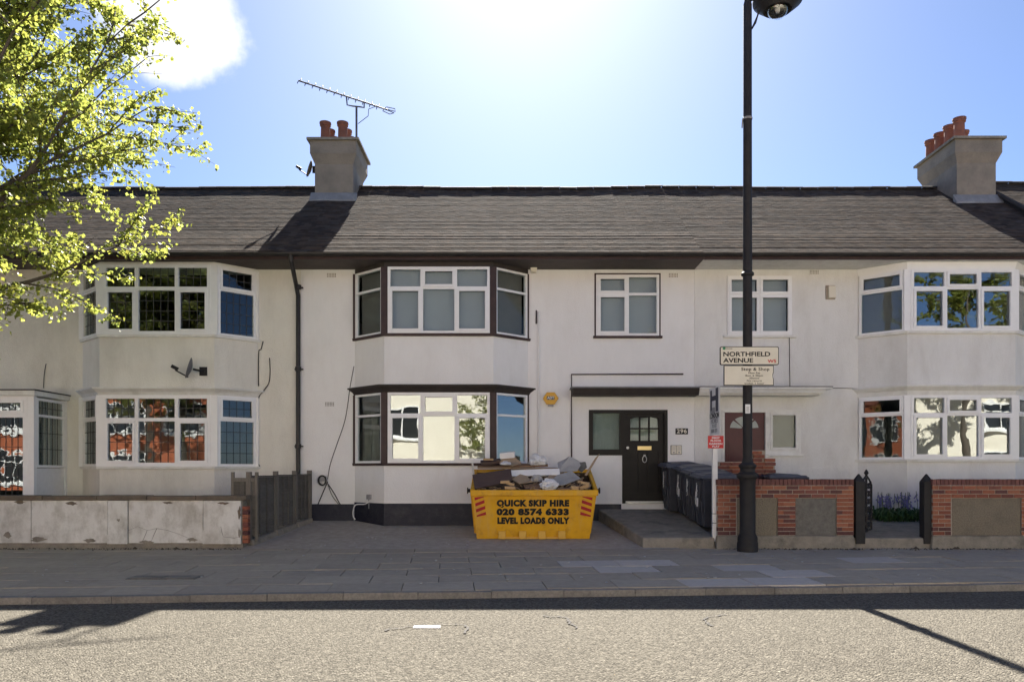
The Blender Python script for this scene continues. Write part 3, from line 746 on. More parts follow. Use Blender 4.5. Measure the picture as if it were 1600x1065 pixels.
def chimney(house, x0, x1, y0, y1, zt, pots, ph=.55):
    b = MB(); zb = 7.3
    b.box(x0, x1, y0, y1, zb, zt-.62)
    g = .10
    b.hexa([(x0,y0,zt-.62),(x1,y0,zt-.62),(x1,y1,zt-.62),(x0,y1,zt-.62),(x0-g,y0-g,zt-.38),(x1+g,y0-g,zt-.38),(x1+g,y1+g,zt-.38),(x0-g,y1+g,zt-.38)])
    b.box(x0-g, x1+g, y0-g, y1+g, zt-.378, zt-.06)
    st = b.build('chimney', M['stack'], house)
    c = MB(); c.box(x0-g-.07, x1+g+.07, y0-g-.07, y1+g+.07, zt-.06, zt); c.build('cap_slab', M['concrete'], st)
    fl = MB()
    zf = lambda y: ZK + (y-YK)*(ZR-ZK)/(YR-YK)
    fl.hexa([(x0-.1,y0-.16,zf(y0-.16)-.02),(x1+.1,y0-.16,zf(y0-.16)-.02),(x1+.1,y0-.003,zf(y0)-.02),(x0-.1,y0-.003,zf(y0)-.02),
             (x0-.1,y0-.16,zf(y0-.16)+.04),(x1+.1,y0-.16,zf(y0-.16)+.04),(x1+.1,y0-.003,zf(y0)+.16),(x0-.1,y0-.003,zf(y0)+.16)]); fl.build('flashing', M['lead'], st)
    for px, py_, r, h in pots:
        p = MB(); p.lathe(px, py_, [(r*.98, zt-.02), (r*.92, zt+h*.6), (r*.9, zt+h*.78), (r*1.12, zt+h*.82), (r*1.1, zt+h*.9), (r*1.2, zt+h*.93), (r*1.18, zt+h), (r*.85, zt+h)], 18)
        smooth_angle(p.build('chimney_pot', M['pot'], st))
    return st
yc0 = 19.45
cx0, cx1 = PX(492, yc0), PX(552, yc0)
zt = PZ(214, yc0-.17)
pot = []
for px in (508, 535):
    for k in range(3): pot.append((PX(px, yc0+.12), yc0+.15+.45*k, .125, .50))
chimney(hC, cx0, cx1, yc0, yc0+1.3, zt, pot)

# -------------------------------------------------- cream house (left)
XL0 = -16.0
lb = (-7.42, 1.2, 1.9)
hL = thing('cream_house', 'cream rendered house with leaded bay windows and a porch behind the tree', 'house', (-9, YF, .4))
zUL, zUH = PZ(523, YB), PZ(413, YB); zLL, zLH = PZ(728, YB), PZ(617, YB)
porch_x = -9.65
opsL = [(lb[0]-lb[2]+.04, lb[0]+lb[2]-.04, zUL, zUH), (lb[0]-lb[2]+.04, lb[0]+lb[2]-.04, zLL, zLH), (-11.3, -10.2, .6, 2.75)]
shell(hL, XL0, XA-.004, .2, 'render_cream', opsL)
b = MB(); bay_prism(b, *lb, .2, zLL-.055); b.build('bay_base', M['render_cream'], hL)
b = MB(); bay_prism(b, *lb, zLH+.04, zUL-.055); b.build('bay_middle', M['render_cream'], hL)
b = MB(); bay_prism(b, *lb, zUH, SOF-.003); b.build('bay_header', M['white_wood'], hL)
b = MB(); bay_prism(b, *lb, zLH, zLH+.06, .02, .05); bay_prism(b, *lb, zLH+.0605, zLH+.12, .06, .13); bay_prism(b, *lb, zLH+.1205, zLH+.155, .15, .16); b.build('cornice', M['white_wood'], hL)
for zl, zh, up in ((zLL, zLH, False), (zUL, zUH, True)):
    b = MB(); bay_prism(b, *lb, zl-.055, zl, .06, .07); b.build('sill', M['white_wood'], hL)
    fs = bay_facets(*lb); zt_ = zl+(zh-zl)*.655
    window(hL, fs[1], .07, fs[1].len-.07, zl, zh, (.315, .685), zt_, {(0,0),(2,0)}, 'upvc', 'glass_old', lead=(.15,.21), name='front_window', fw=.075)
    for f_ in (fs[0], fs[2]): window(hL, f_, .07, f_.len-.05, zl, zh, (), zt_, {(0,1)}, 'upvc', 'glass_side', lead=(.15,.21), name='side_window', fw=.05)
    ps = MB()
    for s_ in (-1, 1):
        ps = MB(); ps.prism([(lb[0]+s_*lb[1]-.07, YB-.012), (lb[0]+s_*lb[1]+.07, YB-.012), (lb[0]+s_*lb[1]+.06, YB+.1), (lb[0]+s_*lb[1]-.06, YB+.1)], zl, zh); ps.build('corner_post', M['upvc'], hL)
        ps = MB(); ps.box(lb[0]+s_*lb[2]-.06, lb[0]+s_*lb[2]+.03, YF-.05, YF+.05, zl, zh); ps.build('edge_post', M['upvc'], hL)
roof(hL, XL0, XA-.004, 0, 12)
# porch
po0, po1, pz0, pz1 = 15.5, YF, .45, PZ(618, 15.5)
pf = MB(); pfr = Facet((-13.0, po0), (porch_x, po0)); psd = Facet((porch_x, po0), (porch_x, YF-.002))
Lp = pfr.len
pw = window(hL, pfr, Lp-1.05, Lp-.12, .5, pz1, (), PZ(648, po0), {(0,1)}, 'upvc', 'glass_old', lead=(.12,.19), name='porch_door', fw=.1, back=-.07)
nb = MB()
for f_, a, b_ in ((psd, .1, psd.len-.08),):
    window(hL, f_, a, b_, PZ(730, 15.9), pz1-.03, (), PZ(650, 15.9), (), 'upvc', 'glass_old', lead=(.19,.32), name='porch_window', fw=.05, back=-.07)
    cu = MB(); 
    for k in range(14):
        f_.box(cu, a+(b_-a)*k/14, a+(b_-a)*(k+.93)/14, PZ(730, 15.9), pz1-.05, -.17-.03*(k % 2), -.165-.03*(k % 2))
    cu.build('net_curtain', M['net'], hL)
psd.box(nb, .1, psd.len-.08, pz0, PZ(731, 15.9), -.06, -.02); pn = nb.build('porch_panel', M['sign_white'], hL)
nb = MB()
nb.box(porch_x-.13, porch_x, po0, po0+.1, pz0, pz1); nb.box(porch_x-.1, porch_x-.002, YF-.085, YF-.002, pz0, pz1); nb.box(-13, porch_x-1.06, po0+.03, po0+.09, pz0, pz1)
nb.build('porch_post', M['upvc'], hL)
nb = MB(); nb.box(-13.1, porch_x+.06, po0-.08, YF-.002, pz1+.002, pz1+.10); nb.build('porch_fascia', M['white_wood'], hL)
nb = MB(); nb.box(-13.12, porch_x+.08, po0-.1, YF-.002, pz1+.102, pz1+.125); nb.build('porch_roof', M['gutter'], hL)
# downpipe between the two houses
dp = MB(); x0, x1 = PX(456, YE), PX(466, YF-.08)
dp.tube([(PX(454, YE-.07), YE-.075, SOF+.06), (PX(455, YE-.07), YE-.075, SOF-.04), (PX(463, YF-.09), YF-.09, PZ(447, YF-.09)), (x1, YF-.09, PZ(462, YF-.09)), (x1, YF-.09, .5)], .047, 10)
for py in (450, 577, 697): dp.lathe(x1, YF-.09, [(.055, PZ(py, YF)-.05), (.068, PZ(py, YF)-.04), (.068, PZ(py, YF)+.04), (.055, PZ(py, YF)+.05)], 12); dp.box(x1-.09, x1+.09, YF-.05, YF-.003, PZ(py, YF)-.015, PZ(py, YF)+.015)
smooth_angle(dp.build('downpipe', M['gutter'], hL))

# -------------------------------------------------- grey-white house (right)
XR1 = 12.25
rb = (9.39, 1.13, 1.88)
hR = thing('grey_white_house', 'greyish white rendered house with maroon door behind the lamp post', 'house', (8, YF, .4))
zUL, zUH = PZ(517, YB), PZ(421, YB); zLL, zLH = PZ(717, YB), PZ(617, YB)
vx0, vx1, vz0, vz1 = PX(1136, YF), PX(1237, YF), PZ(524, YF), PZ(431, YF)
ex0, ex1, ez0, ez1 = PX(1128, YF), PX(1199, YF), PZ(786, YF), PZ(640, YF)
fx0, fx1, fz0 = PX(1199, YF), PX(1251, YF), PZ(709, YF)
opsR = [(rb[0]-rb[2]+.04, rb[0]+rb[2]-.04, zUL, zUH), (rb[0]-rb[2]+.04, rb[0]+rb[2]-.04, zLL, zLH), (vx0, vx1, vz0, vz1), (ex0, ex1, ez0, ez1), (ex1, fx1, fz0, ez1)]
shell(hR, XB+.004, XR1, .2, 'render_grey', opsR)
b = MB(); bay_prism(b, *rb, .2, zLL-.055); b.build('bay_base', M['render_grey'], hR)
b = MB(); bay_prism(b, *rb, zLH+.04, zUL-.055); b.build('bay_middle', M['render_grey'], hR)
b = MB(); bay_prism(b, *rb, zUH, SOF-.003, 0, .03); b.build('bay_header', M['upvc'], hR)
b = MB(); bay_prism(b, *rb, zLH, zLH+.10, .01, .03); bay_prism(b, *rb, zLH+.1005, zLH+.16, .05, .10); bay_prism(b, *rb, zLH+.1605, zLH+.20, .12, .13); b.build('cornice', M['white_wood'], hR)
for zl, zh, up in ((zLL, zLH, False), (zUL, zUH, True)):
    b = MB(); bay_prism(b, *rb, zl-.055, zl, .06, .07); b.build('sill', M['white_wood'], hR)
    fs = bay_facets(*rb); zt_ = zl+(zh-zl)*.70
    window(hR, fs[1], .07, fs[1].len-.03, zl, zh, (.335, .665), zt_, {(1,1),(0,0),(2,0)}, 'upvc', 'glass_wavy', name='front_window', fw=.06)
    for f_ in (fs[0], fs[2]): window(hR, f_, .03, f_.len-.05, zl, zh, (), zt_, {(0,1)}, 'upvc', 'glass_side', name='side_window', blind_or_tone='brown_blind' if up else None, fw=.045)  # upper panes: same added sheet carrying a room tone
    ps = MB()
    for s_ in (-1, 1):
        ps = MB(); ps.prism([(rb[0]+s_*rb[1]-.07, YB-.012), (rb[0]+s_*rb[1]+.07, YB-.012), (rb[0]+s_*rb[1]+.06, YB+.1), (rb[0]+s_*rb[1]-.06, YB+.1)], zl, zh); ps.build('corner_post', M['upvc'], hR)
window(hR, fF, vx0+.003, vx1-.003, vz0+.003, vz1-.003, (.5,), vz0+(vz1-vz0)*.68, {(0,0),(0,1),(1,0),(1,1)}, 'upvc', 'glass_dim', blind_or_tone='blind', name='first_floor_window', fw=.045)
s = MB(); fF.box(s, vx0-.08, vx1+.09, vz0-.05, vz0-.001, -.02, .07); s.build('sill', M['white_wood'], hR)
df = MB()
for a, b_, c, d in ((ex0, ex0+.055, ez0, ez1-.055), (ex1-.045, ex1+.045, ez0, ez1-.055), (ex0, fx1, ez1-.055, ez1), (fx1-.05, fx1, fz0, ez1-.055), (ex1+.045, fx1-.05, fz0, fz0+.08)):
    fF.box(df, a, b_, c, d, -.09, .02)
dfo = df.build('door_frame', M['white_wood'], hR)
window(hR, fF, ex1+.046, fx1-.051, fz0+.081, ez1-.056, (), None, {(0,0)}, 'white_wood', 'glass_dim', blind_or_tone='brown_blind', name='side_light', fw=.02, back=-.06)  # added brown sheet hides the lit plaster and darkens the pane
s = MB(); fF.box(s, ex1-.0, fx1+.05, fz0-.045, fz0-.001, -.02, .06); s.build('sill', M['white_wood'], hR)
ra, rc, rt = ex0+.057, ez0+.03, ez1-.057; rB = ex1-.047
dm = MB(); dw = rB-ra; mid = (ra+rB)/2
fF.box(dm, ra, rB, rc, rt, -.085, -.05)
for (u0, u1) in ((ra+.08, mid-.04), (mid+.04, rB-.08)):
    for (za, zb) in ((rc+.12, rc+.75), (rc+.82, rc+1.05), (rc+1.1, rc+1.32)):
        fF.box(dm, u0, u1, za, zb, -.05, -.042); fF.box(dm, u0+.04, u1-.04, za+.04, zb-.04, -.042, -.036)
dR = dm.build('door', M['door_red'], hR)
fzc = PZ(669, YF)                                # fan light: five wedges
for k in range(4):
    a0, a1 = math.pi*k/4+.07, math.pi*(k+1)/4-.07
    pts = [fF.p(mid+math.cos(a)*r*1.0, fzc+math.sin(a)*r*.85, -.047) for r, a in ([(.06, a0)] + [(.31, a0+(a1-a0)*i/5) for i in range(6)] + [(.06, a1)])]
    pm = MB(); pm.extr(pts, (0, .012, 0)); pm.build('pane', M['net'], dR)
cn = MB(); canopy(cn, XB+.004, PX(1290, YF-.4), PZ(608, YF-.45), PZ(617, YF-.4), 0, .12); cn.build('canopy', M['white_wood'], hR)
cn = MB(); cn.box(XB+.004, PX(1298, YF-.4), YF-.50, YF-.001, PZ(608, YF-.45)+.003, PZ(605, YF-.45)+.003); cn.box(XB+.004, PX(1294, YF-.4), YF-.495, YF-.47, PZ(613, YF-.45), PZ(611.5, YF-.45)); cn.build('canopy_edge', M['white_wood'], hR)
cn = MB(); cn.box(XB+.004, PX(1298, YF-.4)+.01, YF-.505, YF-.001, PZ(605, YF-.45)+.005, PZ(604, YF-.45)+.008); cn.build('canopy_felt', M['gutter'], hR)
airbrick(1272, 425, hR, 'render_grey')
pp = MB(); pp.tube([(PX(1233, YF), YF-.012, PZ(526, YF)), (PX(1234, YF), YF-.012, PZ(603, YF))], .007, 5); pp.tube([(PX(1298, YF), YF-.012, PZ(606, YF)), (PX(1345, YF), YF-.012, PZ(607, YF))], .007, 5); pp.build('wall_cable', M['cable'], hR)
roof(hR, XB+.004, XR1, 0, 13, sof='white_wood')
yc0 = 19.3
cx0, cx1 = PX(1497, yc0), PX(1556, yc0)
zt = PZ(212, yc0-.17)
pot = [(cx0+.1, yc0+.12+.44*k, .135, .56) for k in range(4)] + [(cx0+.46, yc0+.55, .115, .42)]
chimney(hR, cx0-.03, cx1, yc0, yc0+1.6, zt, pot)

# -------------------------------------------------- next house at the far right
hN = thing('end_house', 'next house whose slightly higher dark roof shows at the far right', 'house', (15, YF, .4))
shell(hN, XR1+.004, 20, .2, 'render_grey', [])
roof(hN, XR1+.004, 20, .12, 14)
vg = MB(); vg.tube([(XR1+.0, YE, EZ+.12), (XR1, YK, ZK+.14), (XR1, YR, ZR+.15)], .06, 8); vg.build('verge', M['ridge'], hN)

# ================================================================== GARDEN WALLS
def brick_mesh(l, h, d):
    b = MB(); e = .004
    b.box(-l/2, l/2, 0, d, 0, h); return b.mesh('brick')
bm_full = [brick_mesh(.211, .0615, .10) for _ in BR]; bm_half = [brick_mesh(.101, .064, .10) for _ in BR]
bm_soldier = brick_mesh(.064, .105, .245); bm_soldier.materials.append(M['coping_brick'])
for i in range(len(BR)): bm_full[i].materials.append(M['brick'][i]); bm_half[i].materials.append(M['brick'][i])
def lay(parent, me, x, y, z, rz=0.0):
    o = bpy.data.objects.new('brick', me); COL.objects.link(o); o.parent = parent
    o.location = Vector((x, y+random.uniform(-.003, .003), z)) - BASE[parent.name]; o.rotation_euler = (0, random.uniform(-.006, .006), rz + random.uniform(-.008, .008))
def pick():
    return random.choices(range(5), (5, 4, 4, 2, 1.4))[0]
CH = .0745
def brick_wall(name, label, x0, x1, panels, zb=.345, ncourse=12, npan=9):
    t = thing(name, label, 'wall', ((x0+x1)/2, Y_WALL, .1))
    zt = zb + ncourse*CH
    c = MB(); c.box(x0+.006, x1-.006, Y_WALL+.05, Y_WALL+.215, zb-.01, zt-.004); c.build('mortar_core', M['mortar'], t)
    p_ = x0+.006
    for a, b_, _ in panels:
        c = MB(); c.box(p_, a-.004, Y_WALL+.009, Y_WALL+.049, zb-.01, zb+npan*CH-.006); c.build('mortar_bed', M['mortar'], t); p_ = b_+.004
    c = MB(); c.box(p_, x1-.006, Y_WALL+.009, Y_WALL+.049, zb-.01, zb+npan*CH-.006); c.build('mortar_bed', M['mortar'], t)
    c = MB(); c.box(x0+.006, x1-.006, Y_WALL+.009, Y_WALL+.049, zb+npan*CH-.005, zt-.003); c.build('mortar_bed', M['mortar'], t)
    c = MB(); c.hexa([(x0-.03,Y_WALL-.03,0),(x1+.03,Y_WALL-.03,0),(x1+.03,Y_WALL+.25,0),(x0-.03,Y_WALL+.25,0),(x0,Y_WALL-.012,zb-.012),(x1,Y_WALL-.012,zb-.012),(x1,Y_WALL+.22,zb-.012),(x0,Y_WALL+.22,zb-.012)]); c.build('footing', M['concrete'], t, bevel=.02)
    m = MB()
    for a, b_, _ in panels: pass
    for k in range(ncourse):
        z = zb + k*CH
        runs = [(x0, x1)]
        if k < npan:
            runs = []; p = x0
            for a, b_, _ in panels: runs.append((p, a)); p = b_
            runs.append((p, x1))
        for a, b_ in runs:
            x = a
            first = k % 2
            while x < b_ - .03:
                l = .1125 if (first and x == a) else .225
                if x + l > b_ + .02: l = .1125 if b_-x < .18 else .225
                i = pick()
                if k <= 1 and random.random() < .5: i = 4
                if k == 10 and random.random() < .45: i = 3 + (random.random() < .5)
                xx = min(x + l/2, b_ - (.05 if l < .2 else .106))
                lay(t, (bm_half if l < .2 else bm_full)[i], xx, Y_WALL, z)
                x += l
        # gap faces of the wall ends
    n = int((x1-x0+.02)/.0745)
    for k in range(n): 
        o = bpy.data.objects.new('coping_brick', bm_soldier); COL.objects.link(o); o.parent = t
        o.location = Vector((x0-.01+.0372+k*.0745, Y_WALL-.015+random.uniform(-.003,.003), zt+.002)) - BASE[t.name]; o.rotation_euler = (random.uniform(-.01,.01), random.uniform(-.02,.02), 0)
    for a, b_, mm in panels:
        c = MB(); c.box(a+.004, b_-.004, Y_WALL+.022, Y_WALL+.05-.001, zb-.008, zb+npan*CH-.012); c.build('render_panel', M[mm], t)
    for s in ((x0,) , (x1,)):
        pass
    return t
bx = lambda px: PX(px, Y_WALL)
brick_wall('brick_wall', 'red brick garden wall with two rendered panels behind the lamp post', bx(1121), bx(1334), [(bx(1152), bx(1215), 'pebble'), (bx(1243), bx(1307), 'panel_grey')])
brick_wall('brick_wall', 'red brick garden wall with one pebbledash panel right of the iron gate', bx(1457), bx(1457)+4.2, [(bx(1488), bx(1596), 'pebble'), (bx(1630), bx(1750), 'pebble')])
# stepped dividing wall in front of the maroon door
t = thing('dividing_wall', 'stepped low brick wall in front of the maroon door', 'wall', (4.8, 15.5, .44))
Yd = 15.5
def dcourse(px0, px1, z0, nc):
    for k in range(nc):
        x = PX(px0, Yd) + (.05 if k % 2 else 0)
        while x < PX(px1, Yd) - .05:
            lay(t, bm_full[random.choice((1, 3, 0, 3))], x+.11, Yd, z0+k*CH); x += .225
c = MB(); c.box(PX(1124, Yd), PX(1212, Yd), Yd+.05, Yd+.2, .35, PZ(721, Yd)); c.box(PX(1175, Yd), PX(1197, Yd), Yd+.05, Yd+.2, PZ(721, Yd)+.002, PZ(703, Yd)); c.build('mortar_core', M['mortar'], t)
zs_ = PZ(721, Yd)
nb_ = int((zs_-.42)/CH)
dcourse(1122, 1208, zs_-nb_*CH, nb_); dcourse(1174, 1195, zs_+.003, 3); dcourse(1195, 1208, zs_+.003, 1)
# left white wall
t = thing('white_garden_wall', 'peeling white painted garden wall with brown coping in front of the cream house', 'wall', (-8, Y_WALL, .1))
x1 = PX(379, Y_WALL); x0 = -14.5
zt_, zb_ = PZ(781, Y_WALL), PZ(848, Y_WALL)
c = MB(); c.box(x0, x1, Y_WALL+.02, Y_WALL+.23, .0, zt_)
c.build('core', M['concrete'], t)
segs = [(-40, 48), (49, 168), (201, 317)]
for a, b_ in segs:
    c = MB(); c.box(PX(a, Y_WALL) if a > -30 else x0, PX(b_, Y_WALL), Y_WALL+.0, Y_WALL+.019, zb_, zt_-.003); c.build('render_panel', M['wall_white'], t, bevel=.006)
for a, b_ in ((169, 200), (318, 377)):
    c = MB(); c.box(PX(a, Y_WALL)+.006, PX(b_, Y_WALL), Y_WALL-.03, Y_WALL+.018, zb_-.005, zt_-.006); c.build('pilaster', M['wall_white'], t, bevel=.008)
for a, b_, zz in ((169, 200, .36), (318, 345, .43), (345, 377, .39)):
    c = MB(); c.box(PX(a, Y_WALL)+.0, PX(b_, Y_WALL)+.004, Y_WALL-.042, Y_WALL-.031, zb_-.012, zz); c.build('plaster_patch', M['wall_white'], t, bevel=.004)
for pts in ([(201,828),(215,822),(230,828),(245,825),(262,828),(280,834),(296,841)], [(230,828),(226,838),(222,846)], [(245,825),(240,836),(236,846)], [(345,822),(347,832),(349,838),(366,840),(376,838)]):
    yy = Y_WALL-.003 if pts[0][0] < 300 else Y_WALL-.045
    c = MB(); c.tube([(PX(a, yy), yy, PZ(b_, yy)) for a, b_ in pts], [.0035*random.uniform(.3, 1.3) for _ in pts], 5); c.build('crack', M['joint'], t)
rg = random.Random(31)
for px_, py_, rw, rh in ((112,786,.14,.035), (30,784,.10,.03), (262,785,.09,.022), (350,786,.12,.025), (60,842,.16,.05), (140,844,.12,.04), (230,846,.15,.03), (300,843,.1,.04), (374,800,.035,.12), (374,833,.03,.1), (12,835,.08,.06), (185,812,.03,.03)):
    yy = Y_WALL-.0015 if not (169 <= px_ <= 200 or px_ >= 318) else Y_WALL-.0315
    if px_ >= 318 and py_ > 815: yy = Y_WALL-.0435
    pts = [(PX(px_, yy)+math.cos(a)*rw*rg.uniform(.5, 1.2), yy, PZ(py_, yy)+math.sin(a)*rh*rg.uniform(.5, 1.2)) for a in [2*math.pi*q/14 for q in range(14)]]
    pts = [(min(x_, PX(377.5, yy)), y_, min(max(z_, zb_-.01), zt_-.004)) for x_, y_, z_ in pts]
    c = MB(); c.extr(pts, (0, .0012, 0)); c.build('flaked_patch', M['coping' if py_ < 810 else 'concrete'], t)
k = 0; x = x0
while x < x1+.02:
    l = min(random.uniform(.85, 1.15), x1+.09-x)
    c = MB(); c.box(x+.004, x+l-.004, Y_WALL-.05, Y_WALL+.27, zt_+.001, zt_+.085+random.uniform(-.008,.004)); c.build('coping_stone', M['coping'], t, bevel=.012); x += l
for k in range(9):
    o = bpy.data.objects.new('brick', bm_half[(k*2) % 5]); COL.objects.link(o); o.parent = t
    o.location = Vector((x1+.052-.0, Y_WALL-.004, zb_+.0+k*CH)) - BASE[t.name]
# weeds and dirt strip along the foot of the walls
def dirt(name, label, x0, x1, seed):
    rng = random.Random(seed); d = MB(); n = int((x1-x0)/.022)
    for i in range(n):
        x = x0 + (x1-x0)*i/n; y = Y_WALL - .02 - abs(rng.gauss(0, .08)); r = rng.uniform(.012, .035)*(2.2 if rng.random() < .08 else 1); z = pav_z(y)
        pts = [(x+math.cos(a)*r*rng.uniform(.7,1.3), y+math.sin(a)*r*.7) for a in [2*math.pi*k/6 for k in range(6)]]
        kk = len(d.v); d.v += [(a, b, z-.01) for a, b in pts] + [(x, y, z+r*rng.uniform(.3, .8))]
        for j in range(6): d.f.append((kk+j, kk+(j+1) % 6, kk+6))
    tag(d.build(name, M['soil'], smooth=False), label, 'dirt', kind='stuff')
dirt('dirt_strip', 'dark soil and moss along the foot of the white wall', -10.5, -4.8, 3)
dirt('dirt_strip', 'dark soil and moss along the foot of the brick walls', 3.8, 11, 4)

# fence along the drive
t = thing('side_fence', 'weathered dark wooden panel fence between drive and white wall', 'fence', (-4.6, 15.3, .3))
P0, P1 = Vector((-4.83, 14.05)), Vector((-4.36, 16.55))
fct = Facet(P0, P1); FL = fct.len           # outward normal of this facet points to +X, the drive side
def fz(u): return fore_z(P0.y + (P1.y-P0.y)*u/FL)
ztop = lambda u: PZ(741, P0.y) - .0 + .03*u/FL
bays_ = [(0.06, .98), (1.06, 1.78), (1.86, FL-.06)]
for (a, b_) in bays_:
    z0_ = fz(b_) + .10; zt_ = ztop(a)-.05; n = 8
    for k in range(n):
        za = z0_ + (zt_-z0_)*k/n
        c = MB(); c.hexa([fct.p(a, za-.015, .018), fct.p(b_, za-.015, .018), fct.p(b_, za-.015, .004), fct.p(a, za-.015, .004),
                          fct.p(a, za+(zt_-z0_)/n, .008), fct.p(b_, za+(zt_-z0_)/n, .008), fct.p(b_, za+(zt_-z0_)/n, -.006), fct.p(a, za+(zt_-z0_)/n, -.006)]); c.build('fence_board', M['fence'], t)
    for q in (.0, .33, .66, 1.0):
        u = a + (b_-a-.045)*q
        c = MB(); fct.box(c, u, u+.04, z0_-.02, zt_, .019, .04); c.build('batten', M['fence_post'] if q in (0., 1.) else M['fence'], t)
    c = MB(); fct.box(c, a-.02, b_+.02, zt_+.002, zt_+.03, -.03, .05); c.build('capping_rail', M['fence'], t)
for u in (.0, 1.0, 1.8, FL-.055):
    c = MB(); fct.box(c, u, u+.058, fz(u)-.15, ztop(u)+.05, -.04, .05); c.build('fence_post', M['fence_post'], t)
c = MB()
for a, b_ in ((0, .95), (.955, 1.8), (1.805, FL)):
    c.hexa([fct.p(a, fz(a)-.1, .14), fct.p(b_, fz(b_)-.1, .10), fct.p(b_, fz(b_)-.1, -.06), fct.p(a, fz(a)-.1, -.06), fct.p(a, fz(a)+.11, .10), fct.p(b_, fz(b_)+.09, .07), fct.p(b_, fz(b_)+.09, -.06), fct.p(a, fz(a)+.11, -.06)])
c.build('concrete_edging', M['concrete'], t, bevel=.02)
# return panel of the fence beside the wall end
t2 = thing('fence_gate', 'narrow dark wooden fence panel behind the end of the white wall', 'fence', (-5.1, 14.05, .25))
xa, xb = PX(366, 14.1), PX(399, 14.1)
for k in range(4):
    c = MB(); c.box(xa+(xb-xa)*k/4+.003, xa+(xb-xa)*(k+1)/4-.003, 14.08, 14.1, .3, PZ(748, 14.1)); c.build('fence_board', M['fence'], t2)
for x in (xa-.05, xb): 
    c = MB(); c.box(x, x+.05, 14.07, 14.13, .2, PZ(737, 14.1)); c.build('fence_post', M['fence_post'], t2)
c = MB(); c.box(xa, xb, 14.055, 14.079, PZ(752, 14.1), PZ(746, 14.1)); c.build('rail', M['fence_post'], t2)

# ================================================================== STREET FURNITURE
# lamp post
LX, LY = PX(1168, 13.4), 13.4
lz = pav_z(LY)
t = thing('street_lamp', 'tall black iron street lamp post carrying the road name sign', 'lamp post', (LX, LY, lz))
zz = lambda py: PZ(py, LY)
c = MB(); c.lathe(LX, LY, [(.178, lz-.02), (.178, zz(848)), (.168, zz(845)), (.172, zz(841)), (.165, zz(838)), (.135, zz(833)), (.134, zz(752)), (.15, zz(748)), (.185, zz(745)), (.185, zz(741)), (.13, zz(737)), (.125, zz(732)), (.15, zz(729)), (.15, zz(726)), (.095, zz(722)), (.082, zz(715))], 28)
smooth_angle(c.build('base_column', M['black_iron'], t), 30)
c = MB(); c.lathe(LX, LY, [(.081, zz(716)), (.079, zz(432)), (.11, zz(430)), (.11, zz(427)), (.078, zz(424)), (.074, zz(190)), (.077, zz(188)), (.077, zz(186)), (.074, zz(185)), (.073, zz(8)), (.055, zz(2)), (.06, zz(-4)), (.02, zz(-10))], 24)
smooth_angle(c.build('shaft', M['black_iron'], t), 30)
c = MB(); hx = PX(1215, LY)
c.tube([(LX+.05, LY, zz(-2)), (LX+.2, LY, zz(-6)), (hx-.1, LY, zz(-16)), (hx, LY, zz(-18))], [.05, .045, .045, .05], 12)
pts = [(LX+.07, LY, zz(46)), (LX+.14, LY, zz(36)), (LX+.19, LY, zz(20)), (LX+.16, LY, zz(10)), (LX+.12, LY, zz(14))]
c.tube(pts, .014, 6); c.tube([(LX+.07, LY, zz(46)), (LX+.24, LY, zz(12))], .012, 6); c.build('bracket', M['black_iron'], t)
c = MB(); c.lathe(hx, LY, [(.19, zz(12)), (.24, zz(17)), (.415, zz(4)), (.425, zz(0)), (.34, zz(-14)), (.16, zz(-26)), (.05, zz(-32))], 28); smooth_angle(c.build('hood', M['black_iron'], t), 50)
c = MB(); c.lathe(hx, LY, [(.02, zz(29.5)), (.09, zz(27.5)), (.155, zz(22)), (.192, zz(14)), (.195, zz(6)), (.18, zz(2))], 24); smooth_angle(c.build('glass_bowl', M['glass_bowl'], t), 80)
c = MB(); c.lathe(hx, LY, [(.03, zz(20)), (.045, zz(16)), (.045, zz(6))], 12); c.build('bulb', M['sign_white'], t)
c = MB(); c.box(LX-.065, LX+.02, LY-.092, LY-.083, zz(646), zz(632)); st_ = c.build('sticker', M['sign_white'], t)
c = MB()
for k in range(5): c.box(LX-.05, LX+.005-.01*(k % 2), LY-.0945, LY-.0925, zz(636+1.8*k)-.006, zz(636+1.8*k)+.003)
c.build('sticker_print', M['sign_grey'], st_)
c = MB(); c.lathe(LX, LY, [(.08, zz(187.5)), (.084, zz(187)), (.084, zz(184.5)), (.08, zz(184))], 20); c.tube([(LX-.085, LY, zz(186)), (LX-.095, LY, zz(200))], .012, 6); c.build('cable_tie', M['lead'], t)

def rounded(x0, x1, z0, z1, y, r, n=4):
    pts = []
    for cx, cz, a0 in ((x1-r, z0+r, -90), (x1-r, z1-r, 0), (x0+r, z1-r, 90), (x0+r, z0+r, 180)):
        for k in range(n+1):
            a = R(a0 + 90*k/n); pts.append((cx+math.cos(a)*r, y, cz+math.sin(a)*r))
    return pts
SY = LY - .115
s = F/SY
zx = lambda px: PX(px, SY); zy = lambda py: PZ(py, SY)
t = thing('road_name_sign', 'cream road name sign reading NORTHFIELD AVENUE W5', 'sign', (zx(1171), SY, zy(570)))
c = MB(); c.extr(rounded(zx(1125), zx(1217), zy(570), zy(541), SY, .03), (0, .025, 0)); c.build('border', M['sign_black'], t)
c = MB(); c.extr(rounded(zx(1126.2), zx(1215.8), zy(568.8), zy(542.2), SY-.003, .022), (0, .0028, 0)); c.build('face', M['cream_sign'], t)
ty = SY-.006
text('lettering', 'NORTHFIELD', M['sign_black'], t, (zx(1129.4), ty, zy(553.4)), .107, align='LEFT', bold=.0025, xs=1.28)
text('lettering', 'AVENUE', M['sign_black'], t, (zx(1130.2), ty, zy(563.2)), .107, align='LEFT', bold=.0025, xs=1.28)
